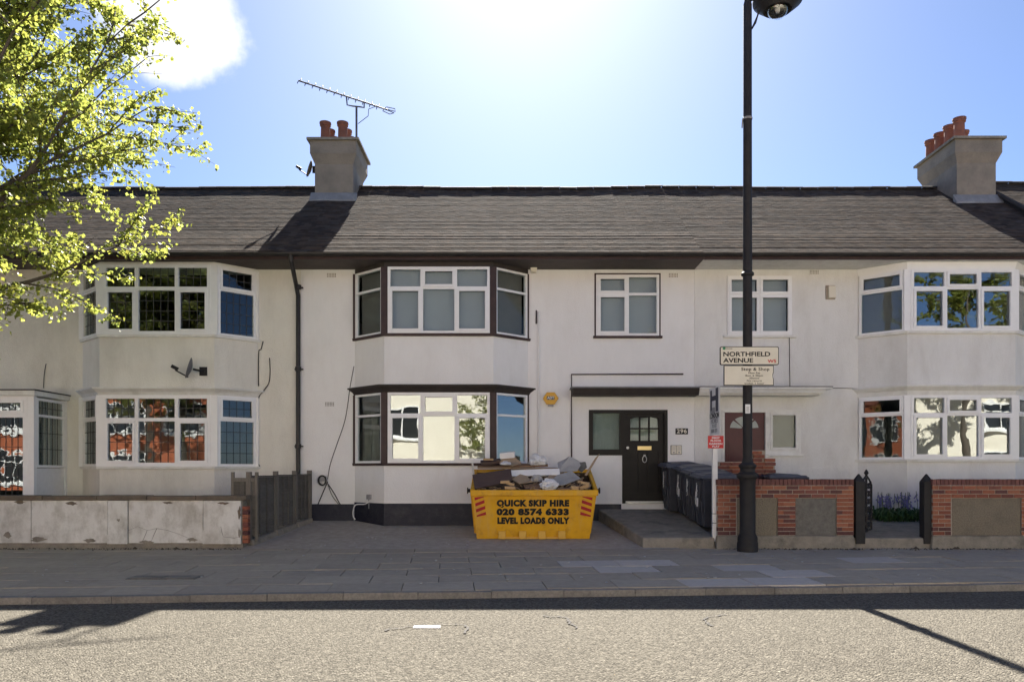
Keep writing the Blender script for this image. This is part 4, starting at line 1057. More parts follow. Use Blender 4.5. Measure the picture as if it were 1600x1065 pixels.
text('lettering', 'W5', M['sign_red'], t, (zx(1213), ty, zy(564.2)), .075, align='RIGHT', bold=.0015, xs=1.3)
c = MB(); c.tube([(zx(1131.3), ty, zy(544.2)), (zx(1131.3), ty-.003, zy(544.2))], .026, 14); c.build('emblem', M['sign_green'], t)
text('emblem_name', 'EALING', M['sign_black'], t, (zx(1134), ty, zy(544.6)), .028, align='LEFT', xs=1.2)
t = thing('parking_sign', 'cream Stop & Shop parking sign below the road name sign', 'sign', (zx(1170), SY, zy(602)))
nx = zx(1209)
def psign(e):
    return [(zx(1131)+e, zy(602)+e), (nx-e, zy(602)+e), (nx-e, zy(592)), (nx-.02-e*.6, zy(588)), (nx-.012-e, zy(585)), (nx-e, zy(581)), (nx-e, zy(570.6)-e), (zx(1131)+e, zy(570.6)-e)]
c = MB(); c.extr([(x, SY, z) for x, z in psign(0)], (0, .025, 0)); c.build('border', M['sign_black'], t)
c = MB(); c.extr([(x, SY-.003, z) for x, z in psign(.012)], (0, .0028, 0)); c.build('face', M['cream_sign'], t)
text('lettering', 'Stop & Shop', M['sign_black'], t, (zx(1180), ty, zy(576.7)), .077, bold=.0006, xs=1.15, space=1.1)
for i, q in enumerate(('Mon Sat', '8am 6.30pm', '30mins', 'No return', 'within 1 hour')):
    text('lettering', q, M['sign_black'], t, (zx(1178.3), ty, zy(582.6+4.05*i)), .046, bold=0.0, xs=1.25, space=1.08)

# estate agent's board
BYp = 13.92
t = thing('agent_board', 'white estate agent post with sideways board and red flat sign', 'sign', (PX(1117, BYp), BYp, .3))
xp = PX(1117, BYp)
c = MB(); c.box(xp-.045, xp+.045, BYp-.02, BYp+.045, .22, PZ(679, BYp)); po = c.build('post', M['sign_white'], t)
for py in (802, 816.5):
    c = MB(); c.box(xp-.048, xp+.048, BYp-.023, BYp+.048, PZ(py, BYp)-.005, PZ(py, BYp)+.005); c.build('strap', M['cable'], po)
Ya, Yb = 14.42, 13.78; xa_, xb_ = PX(1108.5, Ya), PX(1124.5, Yb)
bf = Facet((xa_, Ya), (xb_, Yb)); zb0, zb1 = PZ(678, Yb), PZ(601.5, Yb)
c = MB(); bf.box(c, 0, bf.len, zb0, zb1, -.008, .0); bo = c.build('board', M['sign_white'], t)
c = MB()
W_ = bf.len
for u0, u1, v0, v1 in ((.10, .26, .52, .95), (.62, .86, .48, .97), (.26, .62, .72, .82)):
    bf.box(c, W_*u0, W_*u1, zb0+(zb1-zb0)*v0, zb0+(zb1-zb0)*v1, .001, .003)
c.build('logo', M['sign_navy'], bo)
c = MB(); bf.box(c, W_*.1, W_*.56, zb0+(zb1-zb0)*.46, zb0+(zb1-zb0)*.58, .001, .0028); c.build('logo_patch', M['sign_grey'], bo)
rz = math.atan2(bf.U.y, bf.U.x)
for q, v, sz, mm in (('LONDON', .40, .13, 'sign_black'), ('HOMES', .29, .13, 'sign_grey'), ('TO LET', .19, .09, 'sign_grey'), ('0870 1571', .085, .09, 'sign_grey')):
    text('lettering', q, M[mm], bo, bf.p(W_*.5, zb0+(zb1-zb0)*v, .003), sz, (R(90), 0, rz), bold=.002)
fy_ = BYp-.035
c = MB(); c.box(PX(1106, fy_), PX(1130.5, fy_), fy_-.006, fy_, PZ(700, fy_), PZ(680.5, fy_)); rs = c.build('red_sign', M['sign_red'], t)
for i, q in enumerate(('FIRST', 'FLOOR', 'GARDEN', 'FLAT')):
    text('lettering', q, M['sign_white'], rs, (PX(1118.3, fy_), fy_-.0075, PZ(684+4.25*i+(.5 if i > 1 else 0), fy_)), .046, bold=.0016, xs=1.3)

# iron gate and posts
for px, lab in ((1342.5, 'black pointed gate post at the end of the two-panel brick wall'), (1448.5, 'black pointed gate post beside the one-panel brick wall')):
    gy = 13.9; x = PX(px, gy); hw = .085
    t = thing('gate_post', lab, 'post', (x, gy, .28))
    c = MB(); c.box(x-hw, x+hw, gy-.06, gy+.11, .18, PZ(752, gy)); c.hexa([(x-hw,gy-.06,PZ(752,gy)),(x+hw,gy-.06,PZ(752,gy)),(x+hw,gy+.11,PZ(752,gy)),(x-hw,gy+.11,PZ(752,gy)),(x-.012,gy+.015,PZ(740,gy)),(x+.012,gy+.015,PZ(740,gy)),(x+.012,gy+.035,PZ(740,gy)),(x-.012,gy+.035,PZ(740,gy))])
    c.build('timber', M['black_iron'], t, bevel=.008)
G0, G1 = (PX(1346, 14.0), 14.02), (PX(1361.5, 14.85), 14.85)
gf = Facet(G0, G1); W_ = gf.len
t = thing('iron_gate', 'black ornamental iron gate standing open between the gate posts', 'gate', (G0[0], G0[1], .3))
gz0, gz1 = PZ(833, 14.1), PZ(757, 14.3)
c = MB()
for u in (.02, W_/2, W_-.02): c.bar(gf.p(u, gz0), gf.p(u, gz1 + (.0 if u != W_/2 else .14)), .032)
c.bar(gf.p(.02, gz0+.03), gf.p(W_-.02, gz0+.03), .03); c.bar(gf.p(.02, gz0+.45), gf.p(W_-.02, gz0+.45), .022)
arch = [gf.p(.02+(W_-.04)*k/10, gz1 + .15*math.sin(math.pi*k/10)) for k in range(11)]
c.tube(arch, .018, 6); c.build('gate_frame', M['black_iron'], t)
c = MB()
for k in range(6):
    za = gz0+.05+(gz1-gz0)*k/6; zb2 = za+(gz1-gz0)/6
    for u0, u1 in ((.02, W_/2), (W_/2, W_-.02)):
        c.tube([gf.p(u0, za), gf.p(u1, zb2)], .012, 5); c.tube([gf.p(u1, za), gf.p(u0, zb2)], .012, 5)
        m_ = gf.p((u0+u1)/2, (za+zb2)/2)
        c.tube([m_ + gf.U*math.cos(a)*.055 + Vector((0,0,math.sin(a)*.055)) for a in [2*math.pi*i/8 for i in range(9)]], .01, 5)
c.build('scrollwork', M['black_iron'], t)
c = MB(); q = gf.p(W_/2, 0); c.lathe(q.x, q.y, [(.01, gz1+.12), (.035, gz1+.15), (.02, gz1+.18), (.045, gz1+.22), (.02, gz1+.27), (.004, gz1+.29)], 10); c.build('finial', M['black_iron'], t)

# ================================================================== WHEELIE BINS
def make_bin(name, label):
    t = thing(name, label, 'bin')
    b = MB()                                       # front faces -X
    lo = [(-.27,-.22,.05),(.24,-.22,.05),(.24,.22,.05),(-.27,.22,.05)]; hi = [(-.345,-.275,.96),(.33,-.275,.96),(.33,.275,.96),(-.345,.275,.96)]
    b.hexa(lo+hi); b.box(-.365, .345, -.29, .29, .935, .975)
    b.box(-.352, -.325, -.1, .1, .35, .9)
    for yy in (-.15, .15): b.hexa([(-.285,yy-.03,.06),(-.255,yy-.03,.06),(-.255,yy+.03,.06),(-.285,yy+.03,.06),(-.35,yy-.02,.55),(-.30,yy-.02,.55),(-.30,yy+.02,.55),(-.35,yy+.02,.55)])
    b.build('body', M['black_plastic'], t, bevel=.02)
    l = MB(); l.hexa([(-.41,-.30,.978),(.36,-.30,.978),(.36,.30,.978),(-.41,.30,.978),(-.37,-.27,1.03),(.34,-.27,1.05),(.34,.27,1.05),(-.37,.27,1.03)])
    l.hexa([(-.30,-.21,1.03),(.26,-.21,1.05),(.26,.21,1.05),(-.30,.21,1.03),(-.24,-.17,1.055),(.22,-.17,1.075),(.22,.17,1.075),(-.24,.17,1.055)])
    l.box(-.43, -.40, -.26, .26, .955, 1.0)
    l.build('lid', M['bin_lid'], t, bevel=.012)
    h = MB(); h.tube([(.36,-.24,1.0),(.43,-.24,1.0),(.43,.24,1.0),(.36,.24,1.0)], .017, 8); h.build('handle', M['black_plastic'], t)
    for s in (-1, 1):
        wv = MB(); wv.tube([(.25, s*.20, .1), (.25, s*.27, .1)], .1, 14); wv.build('wheel', M['black_plastic'], t)
    return t
def scrawl(t, seed, n=1):
    rng = random.Random(seed); c = MB()
    z = .82; y = .02; pts = []
    for k in range(16):
        pts.append((-.358-.001*k*0, y + rng.uniform(-.045, .045)*(1 if k % 2 else .5), .82 - .02*k))
    c.tube(pts, .006, 5)
    c.box(-.36, -.353, .045, .06, .60, .86)
    if n > 1: c.box(-.357, -.353, -.06, .02, .42, .58); c.tube([(-.357, .07, .7), (-.357, .09, .55), (-.357, .06, .45)], .006, 5)
    c.build('painted_marks', M['white_paint'], t)
bins = [((3.56,14.42), 'black wheelie bin nearest the white estate agent post', 6, 2), ((3.505,14.98), 'black wheelie bin second back from the estate agent post', 6, 1),
        ((3.45,15.54), 'black wheelie bin third back from the estate agent post', 6, 2), ((3.24,16.02), 'black wheelie bin standing apart beside the black front door', 5, 1)]
proto = None
for i, ((x, y), lab, a, n) in enumerate(bins):
    if proto is None:
        proto = make_bin('wheelie_bin', lab); t = proto
    else:
        t = copy_tree(proto); t['label'] = lab
        for ch in list(t.children):
            if ch.name.startswith('painted_marks'): bpy.data.objects.remove(ch)
    t['group'] = 'black wheelie bins'
    ar = R(a); ux = Vector((math.cos(ar), math.sin(ar))); uy = Vector((-math.sin(ar), math.cos(ar)))
    c_ = Vector((x, y)) + ux*.345 + uy*.275
    BASE[t.name] = Vector((0, 0, 0))
    scrawl(t, i+3, n)
    t.location = (c_.x, c_.y, slab_z(c_.y)-.005 if x < 3.7 else garden_z(c_.y)); t.rotation_euler = (R(5.5), 0, ar)
for x, y, rz_, lab in ((5.32, 15.1, 180, 'dark wheelie bin behind the brick wall with its lid showing'),):
    t = copy_tree(proto); t['label'] = lab; t['group'] = 'black wheelie bins'
    t.location = (x, y, garden_z(y)-.02); t.rotation_euler = (0, 0, R(rz_))

# ================================================================== SKIP
sY0, sYt, sYb = 14.62, 14.47, 15.86
fb_l, fb_r = PX(745, sY0), PX(921, sY0); ft_l, ft_r = PX(737.5, sYt), PX(932, sYt)
zb0, zf, zk = fore_z(sY0)+.012, PZ(767, sYt), 1.50
zbb = fore_z(15.75)+.02
t = thing('skip', 'yellow builders skip on the forecourt filled with waste', 'skip', ((fb_l+fb_r)/2, 15.2, zb0))
O = [Vector(p) for p in ((fb_l,sY0,zb0),(fb_r,sY0,zb0),(fb_r-.02,15.72,zbb),(fb_l+.02,15.72,zbb),(ft_l,sYt,zf),(ft_r,sYt,zf),(ft_r,sYb,zk),(ft_l,sYb,zk))]
th_ = .025
I = [Vector(p) for p in ((fb_l+th_,sY0+th_,zb0+.03),(fb_r-th_,sY0+th_,zb0+.03),(fb_r-.02-th_,15.72-th_,zbb+.03),(fb_l+.02+th_,15.72-th_,zbb+.03),(ft_l+th_,sYt+th_,zf),(ft_r-th_,sYt+th_,zf),(ft_r-th_,sYb-th_,zk),(ft_l+th_,sYb-th_,zk))]
c = MB()
c.poly([O[0],O[3],O[2],O[1]])
for a, b_ in ((0,1),(1,2),(2,3),(3,0)):
    c.poly([O[a],O[b_],O[b_+4],O[a+4]]); c.poly([O[a+4],O[b_+4],I[b_+4],I[a+4]])
c.build('body', M['skip_yellow'], t)
c = MB(); c.poly([I[0],I[1],I[2],I[3]])
for a, b_ in ((0,1),(1,2),(2,3),(3,0)): c.poly([I[a]*1,I[a+4]*1,I[b_+4]*1,I[b_]*1])
c.build('inner_lining', M['skip_in'], t, fix=False)
c = MB()
c.box(ft_l-.03, ft_r+.03, sYt-.045, sYt+.04, zf-.085, zf+.025)
c.build('front_rim', M['skip_yellow'], t, bevel=.012)
for s, x in ((-1, ft_l), (1, ft_r)):
    c = MB(); c.hexa([(x-.035,sYt+.041,zf-.06),(x+.035,sYt+.041,zf-.06),(x+.035,sYb,zk-.06),(x-.035,sYb,zk-.06),(x-.035,sYt+.041,zf+.03),(x+.035,sYt+.041,zf+.03),(x+.035,sYb,zk+.03),(x-.035,sYb,zk+.03)])
    c.build('side_rim', M['skip_yellow'], t, bevel=.01)
    c = MB(); yl = 14.95; zl_ = zf+.06
    c.tube([(x+s*.02, yl, zl_-.06), (x+s*.1, yl, zl_-.06)], .035, 10); c.tube([(x+s*.1, yl, zl_-.06), (x+s*.12, yl, zl_-.06)], .06, 10); c.build('lifting_lug', M['black_iron'], t)
    for yq in (14.95, 15.4):
        c = MB(); xb_ = (fb_l if s < 0 else fb_r); c.bar((xb_+s*.03, yq+.05, zb0+.08), (x+s*.02, yq, zf-.05), .05, .07); c.build('side_rib', M['skip_yellow'], t)
c = MB(); c.box(ft_l-.03, ft_r+.03, sYb-.03, sYb+.04, zk-.07, zk+.028); c.build('back_rim', M['skip_yellow'], t)
fn = (O[5]-O[4]).cross(O[0]-O[4]).normalized()
if fn.y > 0: fn = -fn
lean = math.atan2(sY0-sYt, zf-zb0)
def fpt(px, py, off=.0):
    z = PZ(py, sY0); 
    for _ in range(4):
        y = sY0 + (sYt-sY0)*(z-zb0)/(zf-zb0); z = PZ(py, y)
    return Vector((PX(px, y), y, z)) + fn*off
for px in (784.5, 816.5, 846.5, 877.5):
    p = fpt(px, 836); c = MB()
    c.box(p.x-.068, p.x+.068, p.y-.08, p.y+.03, zb0-.0, PZ(829, p.y)); c.build('fork_tab', M['skip_tab'], t, bevel=.006)
c = MB(); a_, b_ = fpt(778, 841), fpt(884, 841); c.box(a_.x, b_.x, a_.y-.03, a_.y+.02, zb0, zb0+.035); c.build('bottom_rail', M['skip_tab'], t)
for py, s_ in ((786, 'QUICK SKIP HIRE'), (799.7, '020 8574 6333'), (813.3, 'LEVEL LOADS ONLY')):
    o = text('stencil_text', s_, M['stencil'], t, fpt(832.7, py, .004), .155, (R(90)+lean, 0, 0), bold=.012, xs=1.0, space=1.14, ext=.001)
    wd = 1.37; cur = max(v.co.x for v in o.data.vertices) - min(v.co.x for v in o.data.vertices); o.scale = (wd/cur, 1, 1)
for k, side in ((0, -1), (1, 1)):
    def pt(a, b_):                          # a across 0-1, b down 0-1
        if side < 0: xl, xr = 741+4*b_, 756+4*b_
        else: xl, xr = 908-4*b_+2, 925-3*b_+1
        return fpt(xl+(xr-xl)*a, 775+32*b_, .004)
    for j in range(4):
        b0 = -.12+.29*j; hgt = .15; sl = .17
        cl_ = lambda v: min(max(v, 0), 1)
        if side < 0: q = [(0, b0+sl), (1, b0), (1, b0+hgt), (0, b0+sl+hgt)]
        else: q = [(0, b0), (1, b0+sl), (1, b0+sl+hgt), (0, b0+hgt)]
        q = [(a, cl_(b_)) for a, b_ in q]
        if abs(q[0][1]-q[3][1])+abs(q[1][1]-q[2][1]) < .03: continue
        c = MB(); c.extr([pt(a, b_) for a, b_ in q], fn*-.003); c.build('red_stripe', M['chev'], t)

# load of the skip
rng = random.Random(5)
hm = MB(); nx_, ny_ = 26, 14
for j in range(ny_+1):
    for i in range(nx_+1):
        a, b_ = i/nx_, j/ny_
        x = ft_l+.05+(ft_r-ft_l-.1)*a; y = sYt+.06+(sYb-.06-sYt-.06)*b_
        z = zf-.04 + .36*b_*(1-.5*abs(2*a-1)**3) + .10*math.sin(math.pi*a)*b_ + rng.uniform(-.05, .05)
        hm.v.append((x, y, z))
for j in range(ny_):
    for i in range(nx_): k = j*(nx_+1)+i; hm.f.append((k, k+1, k+nx_+2, k+nx_+1))
tag(hm.build('rubble_heap', M['rubble']), 'mixed brown rubble heaped inside the yellow skip', 'rubble', kind='stuff')
def piece(name, label, cat, m, px, py, Y, sx, sy, sz, rot=(0,0,0), group=None):
    """a flat piece of waste: size along its own axes, centre seen at px,py at depth Y"""
    c = MB(); c.box(-sx/2, sx/2, -sy/2, sy/2, -sz/2, sz/2)
    me = c.mesh(name); me.materials.append(M[m]); o = bpy.data.objects.new(name, me); COL.objects.link(o)
    o.location = (PX(px, Y), Y, PZ(py, Y)); o.rotation_euler = tuple(R(a) for a in rot)
    bv = o.modifiers.new('bevel', 'BEVEL'); bv.width = min(.004, sz*.2); bv.segments = 1
    return tag(o, label, cat, group)
def ragged(name, label, cat, m, pts, th, group=None):
    """a torn sheet given by corner points (px, py, Y)"""
    P_ = [Vector((PX(a, Y), Y, PZ(b_, Y))) for a, b_, Y in pts]
    ctr = sum(P_, Vector())/len(P_); n = (P_[1]-P_[0]).cross(P_[-1]-P_[0]).normalized()
    k = len(P_); c = MB(); c.v = [tuple(p) for p in P_] + [tuple(p+n*th) for p in P_] + [tuple(ctr+n*.01), tuple(ctr+n*(th+.01))]
    for i in range(k):
        j = (i+1) % k; c.f += [(i, j, 2*k), (k+j, k+i, 2*k+1), (i, k+i, k+j, j)]
    o = c.build(name, M[m]); return tag(o, label, cat, group)
def bagm(name, label, px, py, Y, sx, sy, sz, seed, m='bag', flat=.5):
    bm = bmesh.new(); bmesh.ops.create_icosphere(bm, subdivisions=4, radius=1)
    for v in bm.verts:
        n = mnoise.noise(v.co*1.7+Vector((seed, 0, 0)))*.30 + abs(mnoise.noise(v.co*4+Vector((0, seed, 0))))*.26 + abs(mnoise.noise(v.co*9+Vector((0, 0, seed))))*.10
        v.co *= .8 + n
        if v.co.z < -flat: v.co.z = -flat
        v.co.x *= sx/2; v.co.y *= sy/2; v.co.z *= sz/2
    me = bpy.data.meshes.new(name); bm.to_mesh(me); bm.free(); me.materials.append(M[m])
    o = bpy.data.objects.new(name, me); COL.objects.link(o); o.location = (PX(px, Y), Y, PZ(py, Y)); smooth_angle(o, 28)
    return tag(o, label, 'plastic bag')
ragged('dark_board', 'dark brown laminate board leaning at the left inside the skip', 'board', 'board_brown', [(738,741,14.85),(798,732,15.0),(800.5,747,14.75),(797,752,14.65),(742,763,14.58)], .02)
piece('white_board', 'long white board lying across the middle of the skip', 'board', 'white_board', 835, 738.5, 15.1, 1.0, .14, .05, (62, -2, 4))
piece('timber_plank', 'long brown plank lying highest across the back of the skip', 'plank', 'wood_mid', 801, 727.5, 15.55, 1.42, .16, .035, (12, -1.5, 2))
piece('timber_plank', 'long thin pale plank just under the brown one in the skip', 'plank', 'card', 815, 731, 15.42, 1.75, .13, .025, (10, .8, -2))
piece('timber_plank', 'short dark plank on top left of the skip load', 'plank', 'board_brown', 768, 721, 15.5, .42, .2, .06, (14, -6, 12))
piece('timber_plank', 'small pale timber end on the dark plank in the skip', 'plank', 'wood_light', 763, 717.2, 15.45, .2, .09, .035, (4, 2, 8))
piece('white_box', 'small white box standing highest on the skip load', 'box', 'white_board', 793, 710.5, 15.5, .30, .16, .12, (8, -5, -6))
ragged('cardboard_sheet', 'folded tan cardboard below the white box in the skip', 'cardboard', 'card', [(780,724,15.4),(784,714,15.5),(803,712,15.52),(815,723,15.38),(800,727,15.2)], .02)
bagm('plastic_sack', 'full white sack on top of the skip load', 840, 719, 15.5, .42, .32, .27, 1.3, flat=.7)
bagm('plastic_bag', 'small white bag beside the tan cardboard in the skip', 790, 724, 15.2, .22, .18, .1, 4.1)
ragged('plasterboard_sheet', 'grey torn plasterboard sheet standing at the back right of the skip', 'plasterboard', 'plaster', [(872,737,15.2),(880,724,15.35),(891,713,15.5),(902,718,15.5),(909,723,15.45),(902,735,15.25)], .015)
ragged('plasterboard_sheet', 'narrow grey plasterboard shard left of the standing sheet in the skip', 'plasterboard', 'plaster', [(871,722,15.5),(884,716,15.55),(890,712,15.5),(878,733,15.25),(872,731,15.3)], .012)
ragged('plasterboard_sheet', 'dark grey plasterboard scrap at the far right of the skip', 'plasterboard', 'panel_grey', [(903,734,15.35),(906,722,15.45),(914,721,15.45),(916,729,15.3),(908,737,15.2)], .02)
ragged('plasterboard_sheet', 'large pale plasterboard sheet sloping down to the skip front', 'plasterboard', 'plaster', [(856,757,14.66),(870,742,15.05),(893,735,15.2),(907,747,14.95),(880,757,14.65)], .014)
ragged('cardboard_sheet', 'creased brown cardboard in the middle of the skip', 'cardboard', 'card', [(800,748,14.85),(813,740,15.05),(822,742,15.05),(832,752,14.75),(812,755,14.7)], .012)
ragged('cardboard_sheet', 'flattened brown cardboard right of the clear bag in the skip', 'cardboard', 'card', [(846,752,14.75),(858,742,15.05),(880,735,15.3),(872,746,14.95),(856,754,14.75)], .012)
ragged('cardboard_sheet', 'dark cardboard tray near the front rim of the skip', 'cardboard', 'wood_mid', [(818,757.5,14.72),(847,755,14.75),(845,763,14.6),(821,764,14.6)], .03)
bagm('plastic_bag', 'white crumpled plastic bag hanging over the skip front rim', 858, 757, 14.62, .36, .3, .26, 7.7, flat=.95)
bagm('plastic_bag', 'clear greyish bag in the middle of the skip', 839, 748, 14.85, .24, .22, .2, 2.2, 'plaster')
ragged('wood_lath', 'thin pale lath poking up at the right end of the skip', 'lath', 'card', [(914,742,15.1),(917,743,15.08),(937,709,15.1),(930,716,15.1)], .02)
piece('wood_lath', 'short white upright lath at the left end of the skip', 'lath', 'plaster', 739.3, 733, 14.9, .035, .02, .26, (5, -6, 0))
blk = [(789,752.5,14.62,.17,.09,.05,-3,'pale block above the other two left in the skip'), (797,761.5,14.56,.2,.1,.05,2,'pale block lowest left against the skip rim'), (797,755.5,14.66,.15,.08,.045,10,'pale block between two others left in the skip'),
       (898,761.5,14.56,.14,.09,.06,4,'pale block against the skip rim on the right'), (914,760,14.6,.2,.1,.06,-14,'pale block in the right front corner of the skip'), (912,754,14.75,.2,.12,.05,12,'tan block behind the right corner block in the skip'),
       (881,763.5,14.56,.24,.1,.03,-4,'brown offcut right of the white bag in the skip')]
for px, py, Y, a, b_, c_, r_, lab in blk:
    piece('timber_offcut', lab, 'timber offcut', 'wood_mid' if 'brown' in lab else 'wood_light', px, py, Y, a, b_, c_, (6, r_, r_*2), 'timber offcuts in the skip')
scn = MB()                                 # small splinters and chips that nobody could count
for k in range(260):
    a, b_ = rng.random(), rng.random()
    x = ft_l+.1+(ft_r-ft_l-.2)*a; y = sYt+.1+(sYb-sYt-.2)*b_; z = zf-.02+.36*b_*(1-.5*abs(2*a-1)**3)+.1*math.sin(math.pi*a)*b_+rng.uniform(.0, .06)
    Mt = Matrix.Translation((x, y, z)) @ Matrix.Rotation(rng.uniform(0, 6.3), 4, 'Z') @ Matrix.Rotation(rng.uniform(-.7, .7), 4, 'Y')
    l = rng.uniform(.04, .22); scn.box(-l/2, l/2, -rng.uniform(.01, .04), rng.uniform(.01, .04), -.006, .006, Mt)
tag(scn.build('waste_chips', M['card']), 'splinters and scraps scattered over the skip load', 'scraps', kind='stuff')

# ================================================================== SMALL THINGS ON THE HOUSES
x, z = PX(860.5, YF-.08), PZ(622, YF-.08)
t = thing('alarm_box', 'yellow hexagonal ADT alarm box on the white wall', 'alarm box', (x, YF-.01, z-.15))
c = MB(); c.extr([(x+math.cos(a)*.17, YF-.09, z+math.sin(a)*.15) for a in [2*math.pi*k/6 for k in range(6)]], (0, .085, 0)); c.build('cover', M['alarm'], t, bevel=.01)
c = MB(); c.box(x-.085, x+.08, YF-.094, YF-.0905, z-.03, z+.045); pl_ = c.build('badge', M['sign_navy'], t)
text('lettering', 'ADT', M['sign_white'], pl_, (x, YF-.096, z+.008), .075, bold=.002)
c = MB(); c.box(x-.06, x+.06, YF-.08, YF-.006, z-.175, z-.132); c.build('strobe', M['sign_grey'], t)
x, z = PX(1065, YF), PZ(673.5, YF)
t = thing('number_plate', 'black house number plaque reading 296 beside the black door', 'number plate', (x, YF-.02, z-.06))
c = MB(); c.box(x-.135, x+.135, YF-.02, YF-.003, z-.065, z+.065); c.build('plate', M['sign_black'], t, bevel=.004)
text('numerals', '296', M['cream_sign'], t, (x, YF-.0225, z), .12, bold=.003, xs=1.15, space=1.1)
x, z = PX(1056.5, YF), PZ(702.5, YF)
t = thing('door_entry_panel', 'two cream door entry panels below the 296 plaque', 'intercom', (x, YF-.02, z-.09))
for s in (-1, 1):
    c = MB(); c.box(x+s*.057-.053, x+s*.057+.053, YF-.03, YF-.004, z-.09, z+.09); e_ = c.build('panel', M['lamp_white'], t, bevel=.004)
    c = MB()
    for k in range(4): c.box(x+s*.057-.035, x+s*.057+.035, YF-.0325, YF-.0295, z+.06-.025*k, z+.068-.025*k)
    c.box(x+s*.057-.02, x+s*.057+.02, YF-.033, YF-.0295, z-.07, z-.04); c.build('grille', M['sign_grey'], e_)
c = MB(); c.box(x-.12, x+.12, YF-.012, YF-.002, z-.1, z+.1); c.build('back_plate', M['sign_black'], t)
x, z = PX(1297, YF), PZ(457, YF)
t = thing('bulkhead_light', 'cream square wall light high on the right house', 'wall light', (x, YF-.02, z-.14))
c = MB(); c.box(x-.1, x+.1, YF-.03, YF-.003, z-.15, z+.15); c.build('back_box', M['mortar'], t); c = MB(); c.hexa([(x-.06,YF-.10,z-.13),(x+.09,YF-.10,z-.13),(x+.09,YF-.031,z-.13),(x-.06,YF-.031,z-.13),(x-.06,YF-.08,z+.13),(x+.09,YF-.08,z+.13),(x+.09,YF-.031,z+.13),(x-.06,YF-.031,z+.13)]); c.build('cover', M['lamp_white'], t, bevel=.01)
x, z = PX(505, YF), PZ(750, YF)
t = thing('cable_box', 'small dark cable box with coiled wires low on the white wall', 'cable box', (x, YF-.02, z-.12))
c = MB(); c.box(x-.08, x+.07, YF-.06, YF-.003, z-.02, z+.09); c.build('box', M['sign_grey'], t)
c = MB()
for k in range(3): c.tube([(x+math.cos(a)*(.07+.012*k), YF-.075-.01*k, z+math.sin(a)*(.09+.01*k)) for a in [2*math.pi*i/16 for i in range(17)]], .008, 5)
c.build('coil', M['cable'], t)
def wire(name, label, m, pts, r=.008, Y=YF-.015):
    q = []
    P_ = [Vector((PX(a, Y), Y, PZ(b_, Y))) for a, b_ in pts]
    for i in range(len(P_)-1):
        p0 = P_[max(i-1, 0)]; p1 = P_[i]; p2 = P_[i+1]; p3 = P_[min(i+2, len(P_)-1)]
        for k in range(5):
            s_ = k/5; q.append(.5*((2*p1)+(-p0+p2)*s_+(2*p0-5*p1+4*p2-p3)*s_*s_+(-p0+3*p1-3*p2+p3)*s_**3))
    q.append(P_[-1]); c = MB(); c.tube(q, r, 6); return tag(c.build(name, M[m], smooth=True), label, 'cable')
wire('cable', 'long thin black cable curving down the white wall beside the bay', 'cable', [(553,572),(547,604),(543,634),(538,660),(526,695),(516,725),(512,748)], .007)
wire('cable', 'thick black cable dropping from the cable box towards the fence', 'cable', [(512,752),(505,768),(497,787)], .011)
wire('cable', 'black cable sloping right from the cable box to the ground', 'cable', [(512,755),(522,770),(530,785),(533,788)], .010)
wire('cable', 'thin second black cable right of the cable box', 'cable', [(513,758),(519,774),(529,787)], .007)
wire('cable', 'white cable looped at the foot of the white wall', 'white_cable', [(578,782),(570,787),(556,788),(552,797),(552,806),(555,811)], .012, YB-.03)
x, z = PX(577, YB+.2), PZ(776, YB+.2)
t = thing('socket_box', 'small grey socket box low on the bay of the white house', 'box', (x, YF-.35, z-.1))
fq = bay_facets(*cb)[0]; u_ = .52*fq.len
c = MB(); fq.box(c, u_-.055, u_+.055, z-.05, z+.05, .001, .05); c.build('box', M['sign_grey'], t); c = MB(); p = fq.p(u_, z-.05, .03); c.tube([p, p+Vector((0,0,-.2))], .012, 6); c.build('conduit', M['lead'], t)
# left house
wire('cable', 'black cable hooked down the cream wall right of its bay', 'cable', [(421,559),(422,580),(420,598),(412,610),(404,622),(402,650),(402,715),(406,728)], .011)
wire('cable', 'black cable from the upper sill of the cream house down to the cornice', 'cable', [(411,533),(408,545),(404,552),(404,603)], .011)
wire('cable', 'thin cable rising above the porch of the cream house', 'cable', [(72,568),(69,585),(68,606)], .008)

def dish(name, label, c0, face, r, m='dish', lnb_side=1, arm_to=None):
    t = thing(name, label, 'satellite dish', c0)
    c0 = Vector(c0); f = Vector(face).normalized(); up = Vector((0, 0, 1)); s = f.cross(up).normalized(); u = s.cross(f)
    d = MB(); n = 20; rings = 5; base = 0
    for j in range(rings+1):
        rr = r*j/rings
        for k in range(n):
            a = 2*math.pi*k/n; p = c0 + s*math.cos(a)*rr*.9 + u*math.sin(a)*rr + f*(rr*rr/r*.28); d.v.append(tuple(p))
    for j in range(rings):
        for k in range(n): d.f.append((j*n+k, j*n+(k+1) % n, (j+1)*n+(k+1) % n, (j+1)*n+k))
    o = d.build('reflector', M[m], t, smooth=True); sm = o.modifiers.new('thick', 'SOLIDIFY'); sm.thickness = .012
    e = c0 + f*r*1.35 - u*r*.55
    a = MB(); a.tube([c0 - u*r*.85 + f*.02, e], .014, 6); a.build('feed_arm', M['cable'], t)
    a = MB(); a.tube([e - f*.05 + u*.03, e + f*.09 + u*.06], .035, 8); a.build('receiver', M['cable'], t)
    if arm_to is not None:
        a = MB(); a.tube([c0 - f*.03, Vector(arm_to)], .022, 8); a.box(arm_to[0]-.08, arm_to[0]+.08, arm_to[1]-.01, arm_to[1]+.02, arm_to[2]-.09, arm_to[2]+.09); a.build('bracket', M['black_iron'], t)
    return t
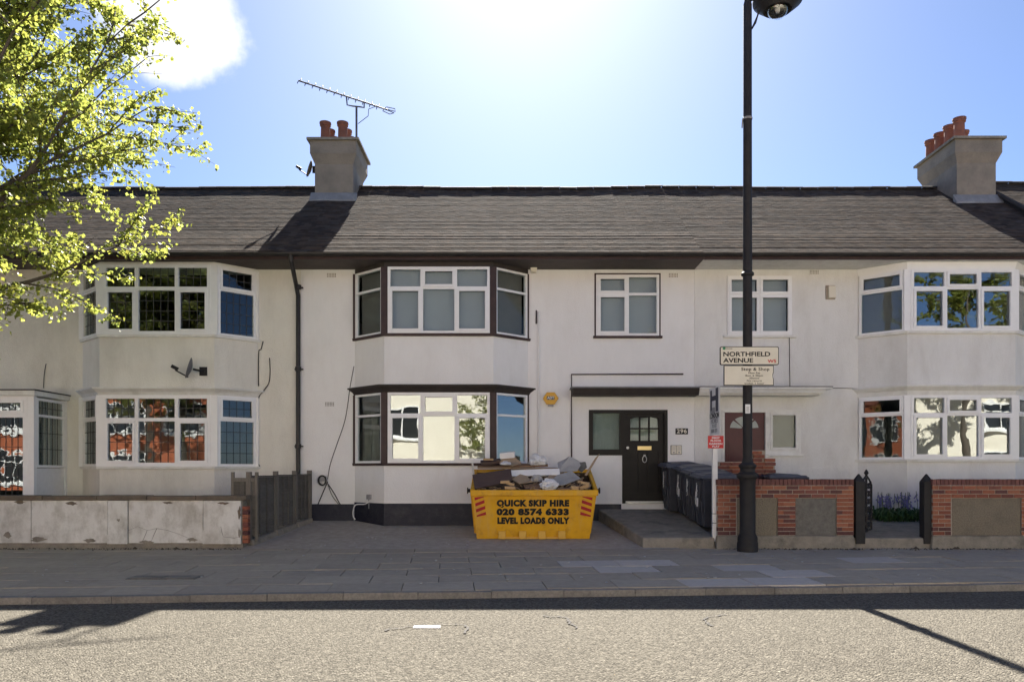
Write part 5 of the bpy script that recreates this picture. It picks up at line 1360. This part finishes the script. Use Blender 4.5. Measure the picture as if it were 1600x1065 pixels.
dish('satellite_dish', 'dark grey satellite dish on the bay of the cream house', (PX(300, YB-.28), YB-.28, PZ(576, YB-.28)), (-.85, -.28, .25), .22, arm_to=(PX(318, YB), YB-.011, PZ(580, YB)))
dish('satellite_dish', 'small grey satellite dish on the side of the left chimney', (PX(487, 19.9), 19.9, PZ(265, 19.9)), (-.93, -.2, .3), .22, 'stack', arm_to=(PX(493, 19.9), 19.9, PZ(265, 19.9)))
# aerial
ay = 19.62
t = thing('tv_aerial', 'long television aerial on a mast above the left chimney', 'aerial', (PX(557, ay), ay, PZ(232, ay)))
zm = PZ(166, ay)
c = MB(); c.tube([(PX(557, ay), ay, PZ(240, ay)), (PX(557, ay), ay, zm)], .027, 8); c.build('mast', M['aerial'], t)
bA, bB = Vector((PX(472, ay), ay-.35, PZ(126, ay-.35))), Vector((PX(604, ay), ay+.2, PZ(172, ay+.2)))
c = MB(); c.tube([bA, bB], .022, 6); c.build('boom', M['aerial'], t)
c = MB(); d_ = (bB-bA).normalized(); pe = d_.cross(Vector((0, 1, 0))).normalized(); pe = (pe*.75 + Vector((0, 1, 0))*.9)
for k in range(12):
    p = bA + (bB-bA)*(k+.15)/12.6
    c.tube([p-pe*.19+d_*.03, p-pe*.1, p+pe*.1, p+pe*.19-d_*.03], .011, 5)
c.build('elements', M['aerial'], t)
c = MB()
for s in (-1, 1):
    p = bB - d_*.1; q = [p, p+pe*.16*s+d_*.02, p+pe*.22*s+d_*.22, p+pe*.06*s+d_*.28, p]
    c.tube(q, .011, 5)
c.build('reflector', M['aerial'], t)
mtop = Vector((PX(557, ay), ay, zm))
c = MB(); ua = bA+(bB-bA)*.53; ub = bA+(bB-bA)*.73
c.tube([ua, ua+Vector((.02,0,-.22)), mtop+Vector((-.1,0,.0)), mtop+Vector((.1,0,-.02)), ub+Vector((0,0,-.14)), ub], .018, 6); c.build('cradle', M['aerial'], t)
c = MB(); c.tube([bB-d_*.3, bB-d_*.5+Vector((0,0,-.14)), mtop+Vector((.3,0,-.25)), mtop+Vector((.04,0,-.45))], .009, 5); c.build('lead', M['cable'], t)
# paper sign in the ground-floor window of the white house
t = thing('window_notice', 'white notice with a round emblem stuck inside the ground floor bay', 'notice', (PX(757, YB), YB+.065, PZ(707, YB)))
xn, yn = PX(757, YB+.07), YB+.05
c = MB(); c.box(xn-.09, xn+.075, yn, yn+.004, PZ(706.5, yn), PZ(684, yn)); pn_ = c.build('paper', M['sign_white'], t)
c = MB(); c.tube([(xn-.01+math.cos(a)*.045, yn-.003, PZ(692, yn)+math.sin(a)*.055) for a in [2*math.pi*k/16 for k in range(17)]], .008, 5)
for k in range(3): c.box(xn-.06, xn+.05-.02*k, yn-.004, yn-.001, PZ(700+2.2*k, yn)-.01, PZ(700+2.2*k, yn)+.003)
c.build('print', M['sign_black'], pn_)

# ================================================================== BLUEBELLS
t = thing('bluebell_clump', 'clump of bluebells with green leaves seen through the open gate', 'flowers', (PX(1402, 15.95), 15.95, garden_z(15.95)))
rng = random.Random(9)
lf = MB(); stm = MB(); fl = MB()
for k in range(420):
    x = PX(rng.uniform(1366, 1446), 15.95); y = 15.95 + rng.uniform(-.28, .35); z = garden_z(y)
    a = rng.uniform(0, 6.28); l = rng.uniform(.16, .34); wd = rng.uniform(.012, .022); d_ = Vector((math.cos(a), math.sin(a), 0)); s_ = Vector((-d_.y, d_.x, 0))
    p0 = Vector((x, y, z-.01)); p1 = p0 + d_*l*.35 + Vector((0,0,l*.75)); p2 = p0 + d_*l + Vector((0,0,l*.55*rng.uniform(.3, 1.1)))
    n = len(lf.v); lf.v += [tuple(p0-s_*wd*.6), tuple(p0+s_*wd*.6), tuple(p1+s_*wd), tuple(p1-s_*wd), tuple(p2)]
    lf.f += [(n, n+1, n+2, n+3), (n+3, n+2, n+4)]
for k in range(30):
    x = PX(rng.choice((rng.uniform(1366, 1446), rng.gauss(1385, 8), rng.gauss(1415, 8))), 15.95); y = 15.95 + rng.uniform(-.2, .25); z = garden_z(y); h = rng.uniform(.38, .6)
    b_ = Vector((rng.uniform(-.05, .05), rng.uniform(-.05, .05), 0)); p0 = Vector((x, y, z)); tp = p0+b_+Vector((0,0,h))
    stm.tube([p0, p0+b_*.4+Vector((0,0,h*.6)), tp], .0065, 5)
    for j in range(7):
        q = p0+b_+Vector((0,0,h*(.66+.36*j/9))); a = rng.uniform(0, 6.28); o_ = Vector((math.cos(a), math.sin(a), 0))*.035*(1-.05*j)
        fl.tube([q+o_*.2, q+o_+Vector((0,0,-.004)), q+o_*1.25+Vector((0,0,-.03))], [.005, .011, .015], 5)
lf.build('leaves', M['leaf_low'], t, fix=False); stm.build('stems', M['stem'], t); fl.build('blossoms', M['blue'], t)

# ================================================================== ROAD DETAILS
def road_at(px, py):
    y = 7.0
    for _ in range(10):
        x = PX(px, y); tt = (y-(-1.6+KS*x))/((kerbY(x)+.02)-(-1.6+KS*x)); y = (CZ-roadz(x, tt))*F/(py-HZ)
    return Vector((PX(px, y), y, roadz(PX(px, y), (y+1.6)/11.2)))
p = road_at(667, 980)
t = thing('road_stud_plate', 'small white marker plate set into the road', 'road marker', tuple(p))
c = MB(); c.box(p.x-.135, p.x+.135, p.y-.05, p.y+.05, p.z-.01, p.z+.012); c.build('plate', M['sign_white'], t, bevel=.004)
c = MB()
for k in (-1, 0, 1): c.box(p.x-.03+.08*k, p.x+.03+.08*k, p.y-.018, p.y+.018, p.z+.0125, p.z+.015)
c.build('slots', M['sign_grey'], t)
def crack(label, pts, w=.012):
    rng = random.Random(len(label)); P_ = []
    for i in range(len(pts)-1):
        a, b_ = road_at(*pts[i]), road_at(*pts[i+1])
        for k in range(6): P_.append(a.lerp(b_, k/6) + Vector((rng.uniform(-.03,.03), rng.uniform(-.04,.04), .010)))
    P_.append(road_at(*pts[-1])+Vector((0,0,.010))); c = MB()
    for i in range(len(P_)-1):
        a, b_ = P_[i], P_[i+1]; d_ = (b_-a).normalized(); s_ = Vector((-d_.y, d_.x, 0))*w*rng.uniform(.5, 1.5)
        c.poly([a-s_, b_-s_, b_+s_, a+s_])
    tag(c.build('road_crack', M['deck']), label, 'crack', kind='structure')
crack('dark crack in the road left of centre', [(600,985),(640,979),(700,976),(728,976),(726,990)])
crack('short forked crack in the road below the skip', [(850,962),(885,965),(890,972),(900,982)])
crack('short hooked crack in the road below the raised path', [(1130,960),(1103,964),(1100,972),(1115,978)])
yv = 11.3
for _ in range(8): yv = (CZ - pav_z(yv))*F/(902-HZ)
xv = PX(258, yv)
t = thing('utility_cover', 'long narrow grey utility cover set in the pavement on the left', 'utility cover', (xv, yv, pav_z(yv)))
c = MB(); c.box(xv-.47, xv+.47, yv-.16, yv+.16, pav_z(yv)-.04, pav_z(yv)+.012); c.build('frame', M['panel_grey'], t, bevel=.004)
for k in (-1, 1):
    c = MB(); c.box(xv+k*.225-.21, xv+k*.225+.21, yv-.12, yv+.12, pav_z(yv)+.0125, pav_z(yv)+.018); c.build('plate', M['concrete'], t, bevel=.003)
lt = MB(); rng = random.Random(21)
for k in range(150):
    if rng.random() < .6: x, y = rng.uniform(-4.3, 2.0), rng.uniform(13.9, 16.0); z = fore_z(y)+.006
    else: x, y = rng.uniform(-7, 8), rng.uniform(10, 13.6); z = pav_z(y)+.006
    if -1.0 < x < 1.9 and y > 14.4: continue
    Mt = Matrix.Translation((x, y, z)) @ Matrix.Rotation(rng.uniform(0, 6.28), 4, 'Z'); s_ = rng.uniform(.006, .022)
    lt.box(-s_, s_, -s_*.6, s_*.6, 0, s_*.5, Mt)
tag(lt.build('litter', M['plaster']), 'pale crumbs of plaster scattered on the forecourt and pavement', 'debris', kind='stuff')

# ================================================================== TREES
def tree(name, label, base, crown_c, crown_r, nleaf, leaf, seed, trunk_r=.17, group=None, gap=.42, nlimb=15):
    rng = random.Random(seed); t = thing(name, label, 'tree', base, group)
    B = Vector(base); C = Vector(crown_c); Rv = Vector(crown_r)
    tk = MB(); top = Vector((C.x, C.y, C.z+Rv.z*.55))
    pts = []; rad = []
    for i in range(9):
        s_ = i/8; p = B.lerp(top, s_) + Vector((math.sin(s_*5+seed)*.12, math.cos(s_*4+seed)*.12, 0))*(.3+s_)*(i > 0)
        pts.append(p - Vector((0,0,.05))*(i == 0)); rad.append(trunk_r*(1-.82*s_) + (.06 if i == 0 else 0))
    tk.tube(pts, rad, 10)
    tips = []
    def inside(p):
        d = p-C; return (d.x/Rv.x)**2+(d.y/Rv.y)**2+(d.z/Rv.z)**2
    limbs = []
    for k in range(nlimb):
        s_ = .30+.65*k/nlimb; i = min(int(s_*8), 7); p0 = pts[i].lerp(pts[i+1], s_*8-i)
        a = k*2.399+seed; el = R(rng.uniform(12, 45) + 22*(k/nlimb)); d = Vector((math.cos(a)*math.cos(el), math.sin(a)*math.cos(el), math.sin(el)))
        q = [p0]; L_ = 0; p = p0.copy(); r0 = trunk_r*(1-.8*s_)*.5
        while inside(p) < .8 and L_ < 7:
            d = (d+Vector((rng.uniform(-.2,.2), rng.uniform(-.2,.2), rng.uniform(-.08,.16)))).normalized(); p = p+d*.5; L_ += .5; q.append(p.copy())
        if len(q) < 3: continue
        tk.tube(q, [max(r0*(1-.85*i/(len(q)-1)), .008) for i in range(len(q))], 6); limbs.append(q)
        for i in range(1, len(q)):
            for _ in range(2):
                dd = (q[i]-q[i-1]).normalized(); b = (dd*.6+Vector((rng.uniform(-1,1), rng.uniform(-1,1), rng.uniform(-.55,.75)))).normalized()
                m_ = rng.randint(2, 4); br = [q[i]]
                for _k in range(m_):
                    b = (b+Vector((rng.uniform(-.25,.25), rng.uniform(-.25,.25), rng.uniform(-.22,.14)))).normalized(); br.append(br[-1]+b*rng.uniform(.3, .48))
                    if inside(br[-1]) > 1.05: break
                tk.tube(br, [.016*(1-.7*j/len(br)) for j in range(len(br))], 4, cap=False)
                for j in range(1, len(br)):
                    tips.append((br[j-1], br[j]))
                    for _k in range(2):
                        v = (br[j]-br[j-1]).normalized(); tw = (v+Vector((rng.uniform(-1,1), rng.uniform(-1,1), rng.uniform(-.7,.6)))).normalized()*rng.uniform(.25, .5)
                        e = br[j]+tw
                        tk.tube([br[j], br[j]+tw*.5+Vector((0,0,.01)), e], [.006, .004, .002], 3, cap=False); tips.append((br[j], e))
    smooth_angle(tk.build('trunk', M['bark'], t, fix=False), 60)
    lv = []; lf_ = []
    n = 0
    while n < nleaf:
        a, b = tips[rng.randrange(len(tips))]
        if rng.random() < .25 and mnoise.noise(a*.9) > gap*.5: continue
        m_ = rng.randint(3, 7)
        for _ in range(m_):
            p = a.lerp(b, rng.random())+Vector((rng.gauss(0,.045), rng.gauss(0,.045), rng.gauss(-.02,.045)))
            d = Vector((rng.uniform(-1,1), rng.uniform(-1,1), rng.uniform(-.9,.25))).normalized(); s_ = d.cross(Vector((rng.uniform(-1,1), rng.uniform(-1,1), rng.uniform(-.3,1)))).normalized(); nn = d.cross(s_)
            l = leaf*rng.uniform(.6, 1.25); wd = l*.42
            k = len(lv)
            lv += [tuple(p), tuple(p+d*l*.45+s_*wd+nn*l*.09), tuple(p+d*l), tuple(p+d*l*.45-s_*wd+nn*l*.09), tuple(p+d*l*.3)]
            lf_ += [(k, k+1, k+2), (k, k+2, k+3)]
            n += 1
    m2 = MB(); m2.v = lv; m2.f = lf_
    cr = m2.build('crown', M['leaf'], t, fix=False); set_tone(cr.data, 2, .6, 1.3, .10, rng)
    return t
tree('street_tree', 'leafy yellow-green street tree reaching in from the left', (-9.3, 10.6, pav_z(10.6)), (-9.1, 10.6, 6.7), (4.15, 3.9, 4.0), 205000, .074, 3, nlimb=72)

# ================================================================== ACROSS THE ROAD (seen only mirrored in the windows)
def opposite(name, label, x0, x1, yb, m, eave, ridge, rm, wins, gable=None):
    t = thing(name, label, 'house', ((x0+x1)/2, yb, 0))
    c = MB(); c.box(x0, x1, yb-8, yb, -.2, eave); c.build('wall', M[m], t)
    c = MB(); c.hexa([(x0-.3,yb-8.3,eave),(x1+.3,yb-8.3,eave),(x1+.3,yb+.4,eave),(x0-.3,yb+.4,eave),(x0-.3,yb-4.1,ridge),(x1+.3,yb-4.1,ridge),(x1+.3,yb-3.9,ridge),(x0-.3,yb-3.9,ridge)]); c.build('roof', M[rm], t)
    for a, b_, z0, z1, nc in wins:
        f = MB(); w_ = .09
        f.box(a, b_, yb+.002, yb+.1, z0, z0+w_); f.box(a, b_, yb+.002, yb+.1, z1-w_, z1); f.box(a, b_, yb+.003, yb+.09, z0+(z1-z0)*.66, z0+(z1-z0)*.66+w_)
        for k in range(nc+1):
            u = a+(b_-a-w_)*k/nc; f.box(u, u+w_, yb+.004, yb+.11, z0, z1)
        f.box(a-.1, b_+.1, yb+.002, yb+.18, z0-.12, z0-.001)
        wn = f.build('window', M['upvc'], t)
        p_ = MB(); p_.box(a+.02, b_-.02, yb+.0015, yb+.03, z0+.02, z1-.02); p_.build('pane', M['pane_far'], wn)
    if gable:
        a, b_, zt_ = gable
        c = MB(); c.extr([(a, yb+.5, -.2), (b_, yb+.5, -.2), (b_, yb+.5, eave), ((a+b_)/2, yb+.5, zt_), (a, yb+.5, eave)], (0, -.498, 0)); c.build('gable', M[m], t)
    return t
YO = -8.6
opposite('opposite_house', 'red brick house with white windows mirrored in the cream house bay', -28, -15.5, YO, 'house_brick', 6.3, 9.6, 'roof_red', [(-26.5,-23.9,.9,2.5,3),(-26.5,-23.9,3.6,5.2,3),(-22,-19.4,.9,2.5,3),(-22,-19.4,3.5,5.1,3),(-18.4,-16.4,3.5,5.1,2)])
opposite('opposite_house', 'sunlit cream house with white windows mirrored in the white house bay', -15.2, 1.8, YO, 'house_cream', 6.3, 9.6, 'roof_red', [(-13.4,-11.0,.9,2.5,3),(-13.4,-11.0,3.6,5.2,3),(-7.4,-4.9,3.3,4.9,3),(-8.9,-6.4,.7,2.2,3),(-1.6,.4,.9,2.4,2)])
opposite('opposite_house', 'pale house among trees mirrored in the right bay', 2.1, 15.5, YO, 'house_cream', 6.3, 9.6, 'roof_red', [(4,6.6,.9,2.5,3),(4,6.6,3.6,5.2,3),(11,13.6,.9,2.5,3),(11,13.6,3.6,5.2,3)])
opposite('opposite_house', 'cream end house beyond the trees on the near side of the road', 15.8, 32, YO, 'house_cream', 6.3, 9.6, 'roof_red', [(18,20.6,.9,2.5,3),(18,20.6,3.6,5.2,3),(25,27.6,.9,2.5,3),(25,27.6,3.6,5.2,3)])
for i, (x, y, h) in enumerate(((5.2, -4.6, 5.6), (21.5, -4.2, 8.2), (28.5, -4.4, 8.0), (-17.5, -5.0, 7.6), (-1.3, -6.0, 3.5))):
    tree('opposite_tree', ('green tree mirrored in the right end of the white bay', 'green tree mirrored in the front of the right bay', 'tall green tree mirrored at the right end of the right bay', 'green tree mirrored beside the red brick house', 'small green tree mirrored in the front pane of the white bay')[i], (x, y, .05), (x, y, h), {0: (2.4, 2.3, 2.8), 4: (1.3, 1.2, 1.7)}.get(i, (3.4, 2.9, 4.0)), 4000 if i == 4 else 12000, .16 if i != 4 else .11, 20+i, group='trees across the road', nlimb=11)
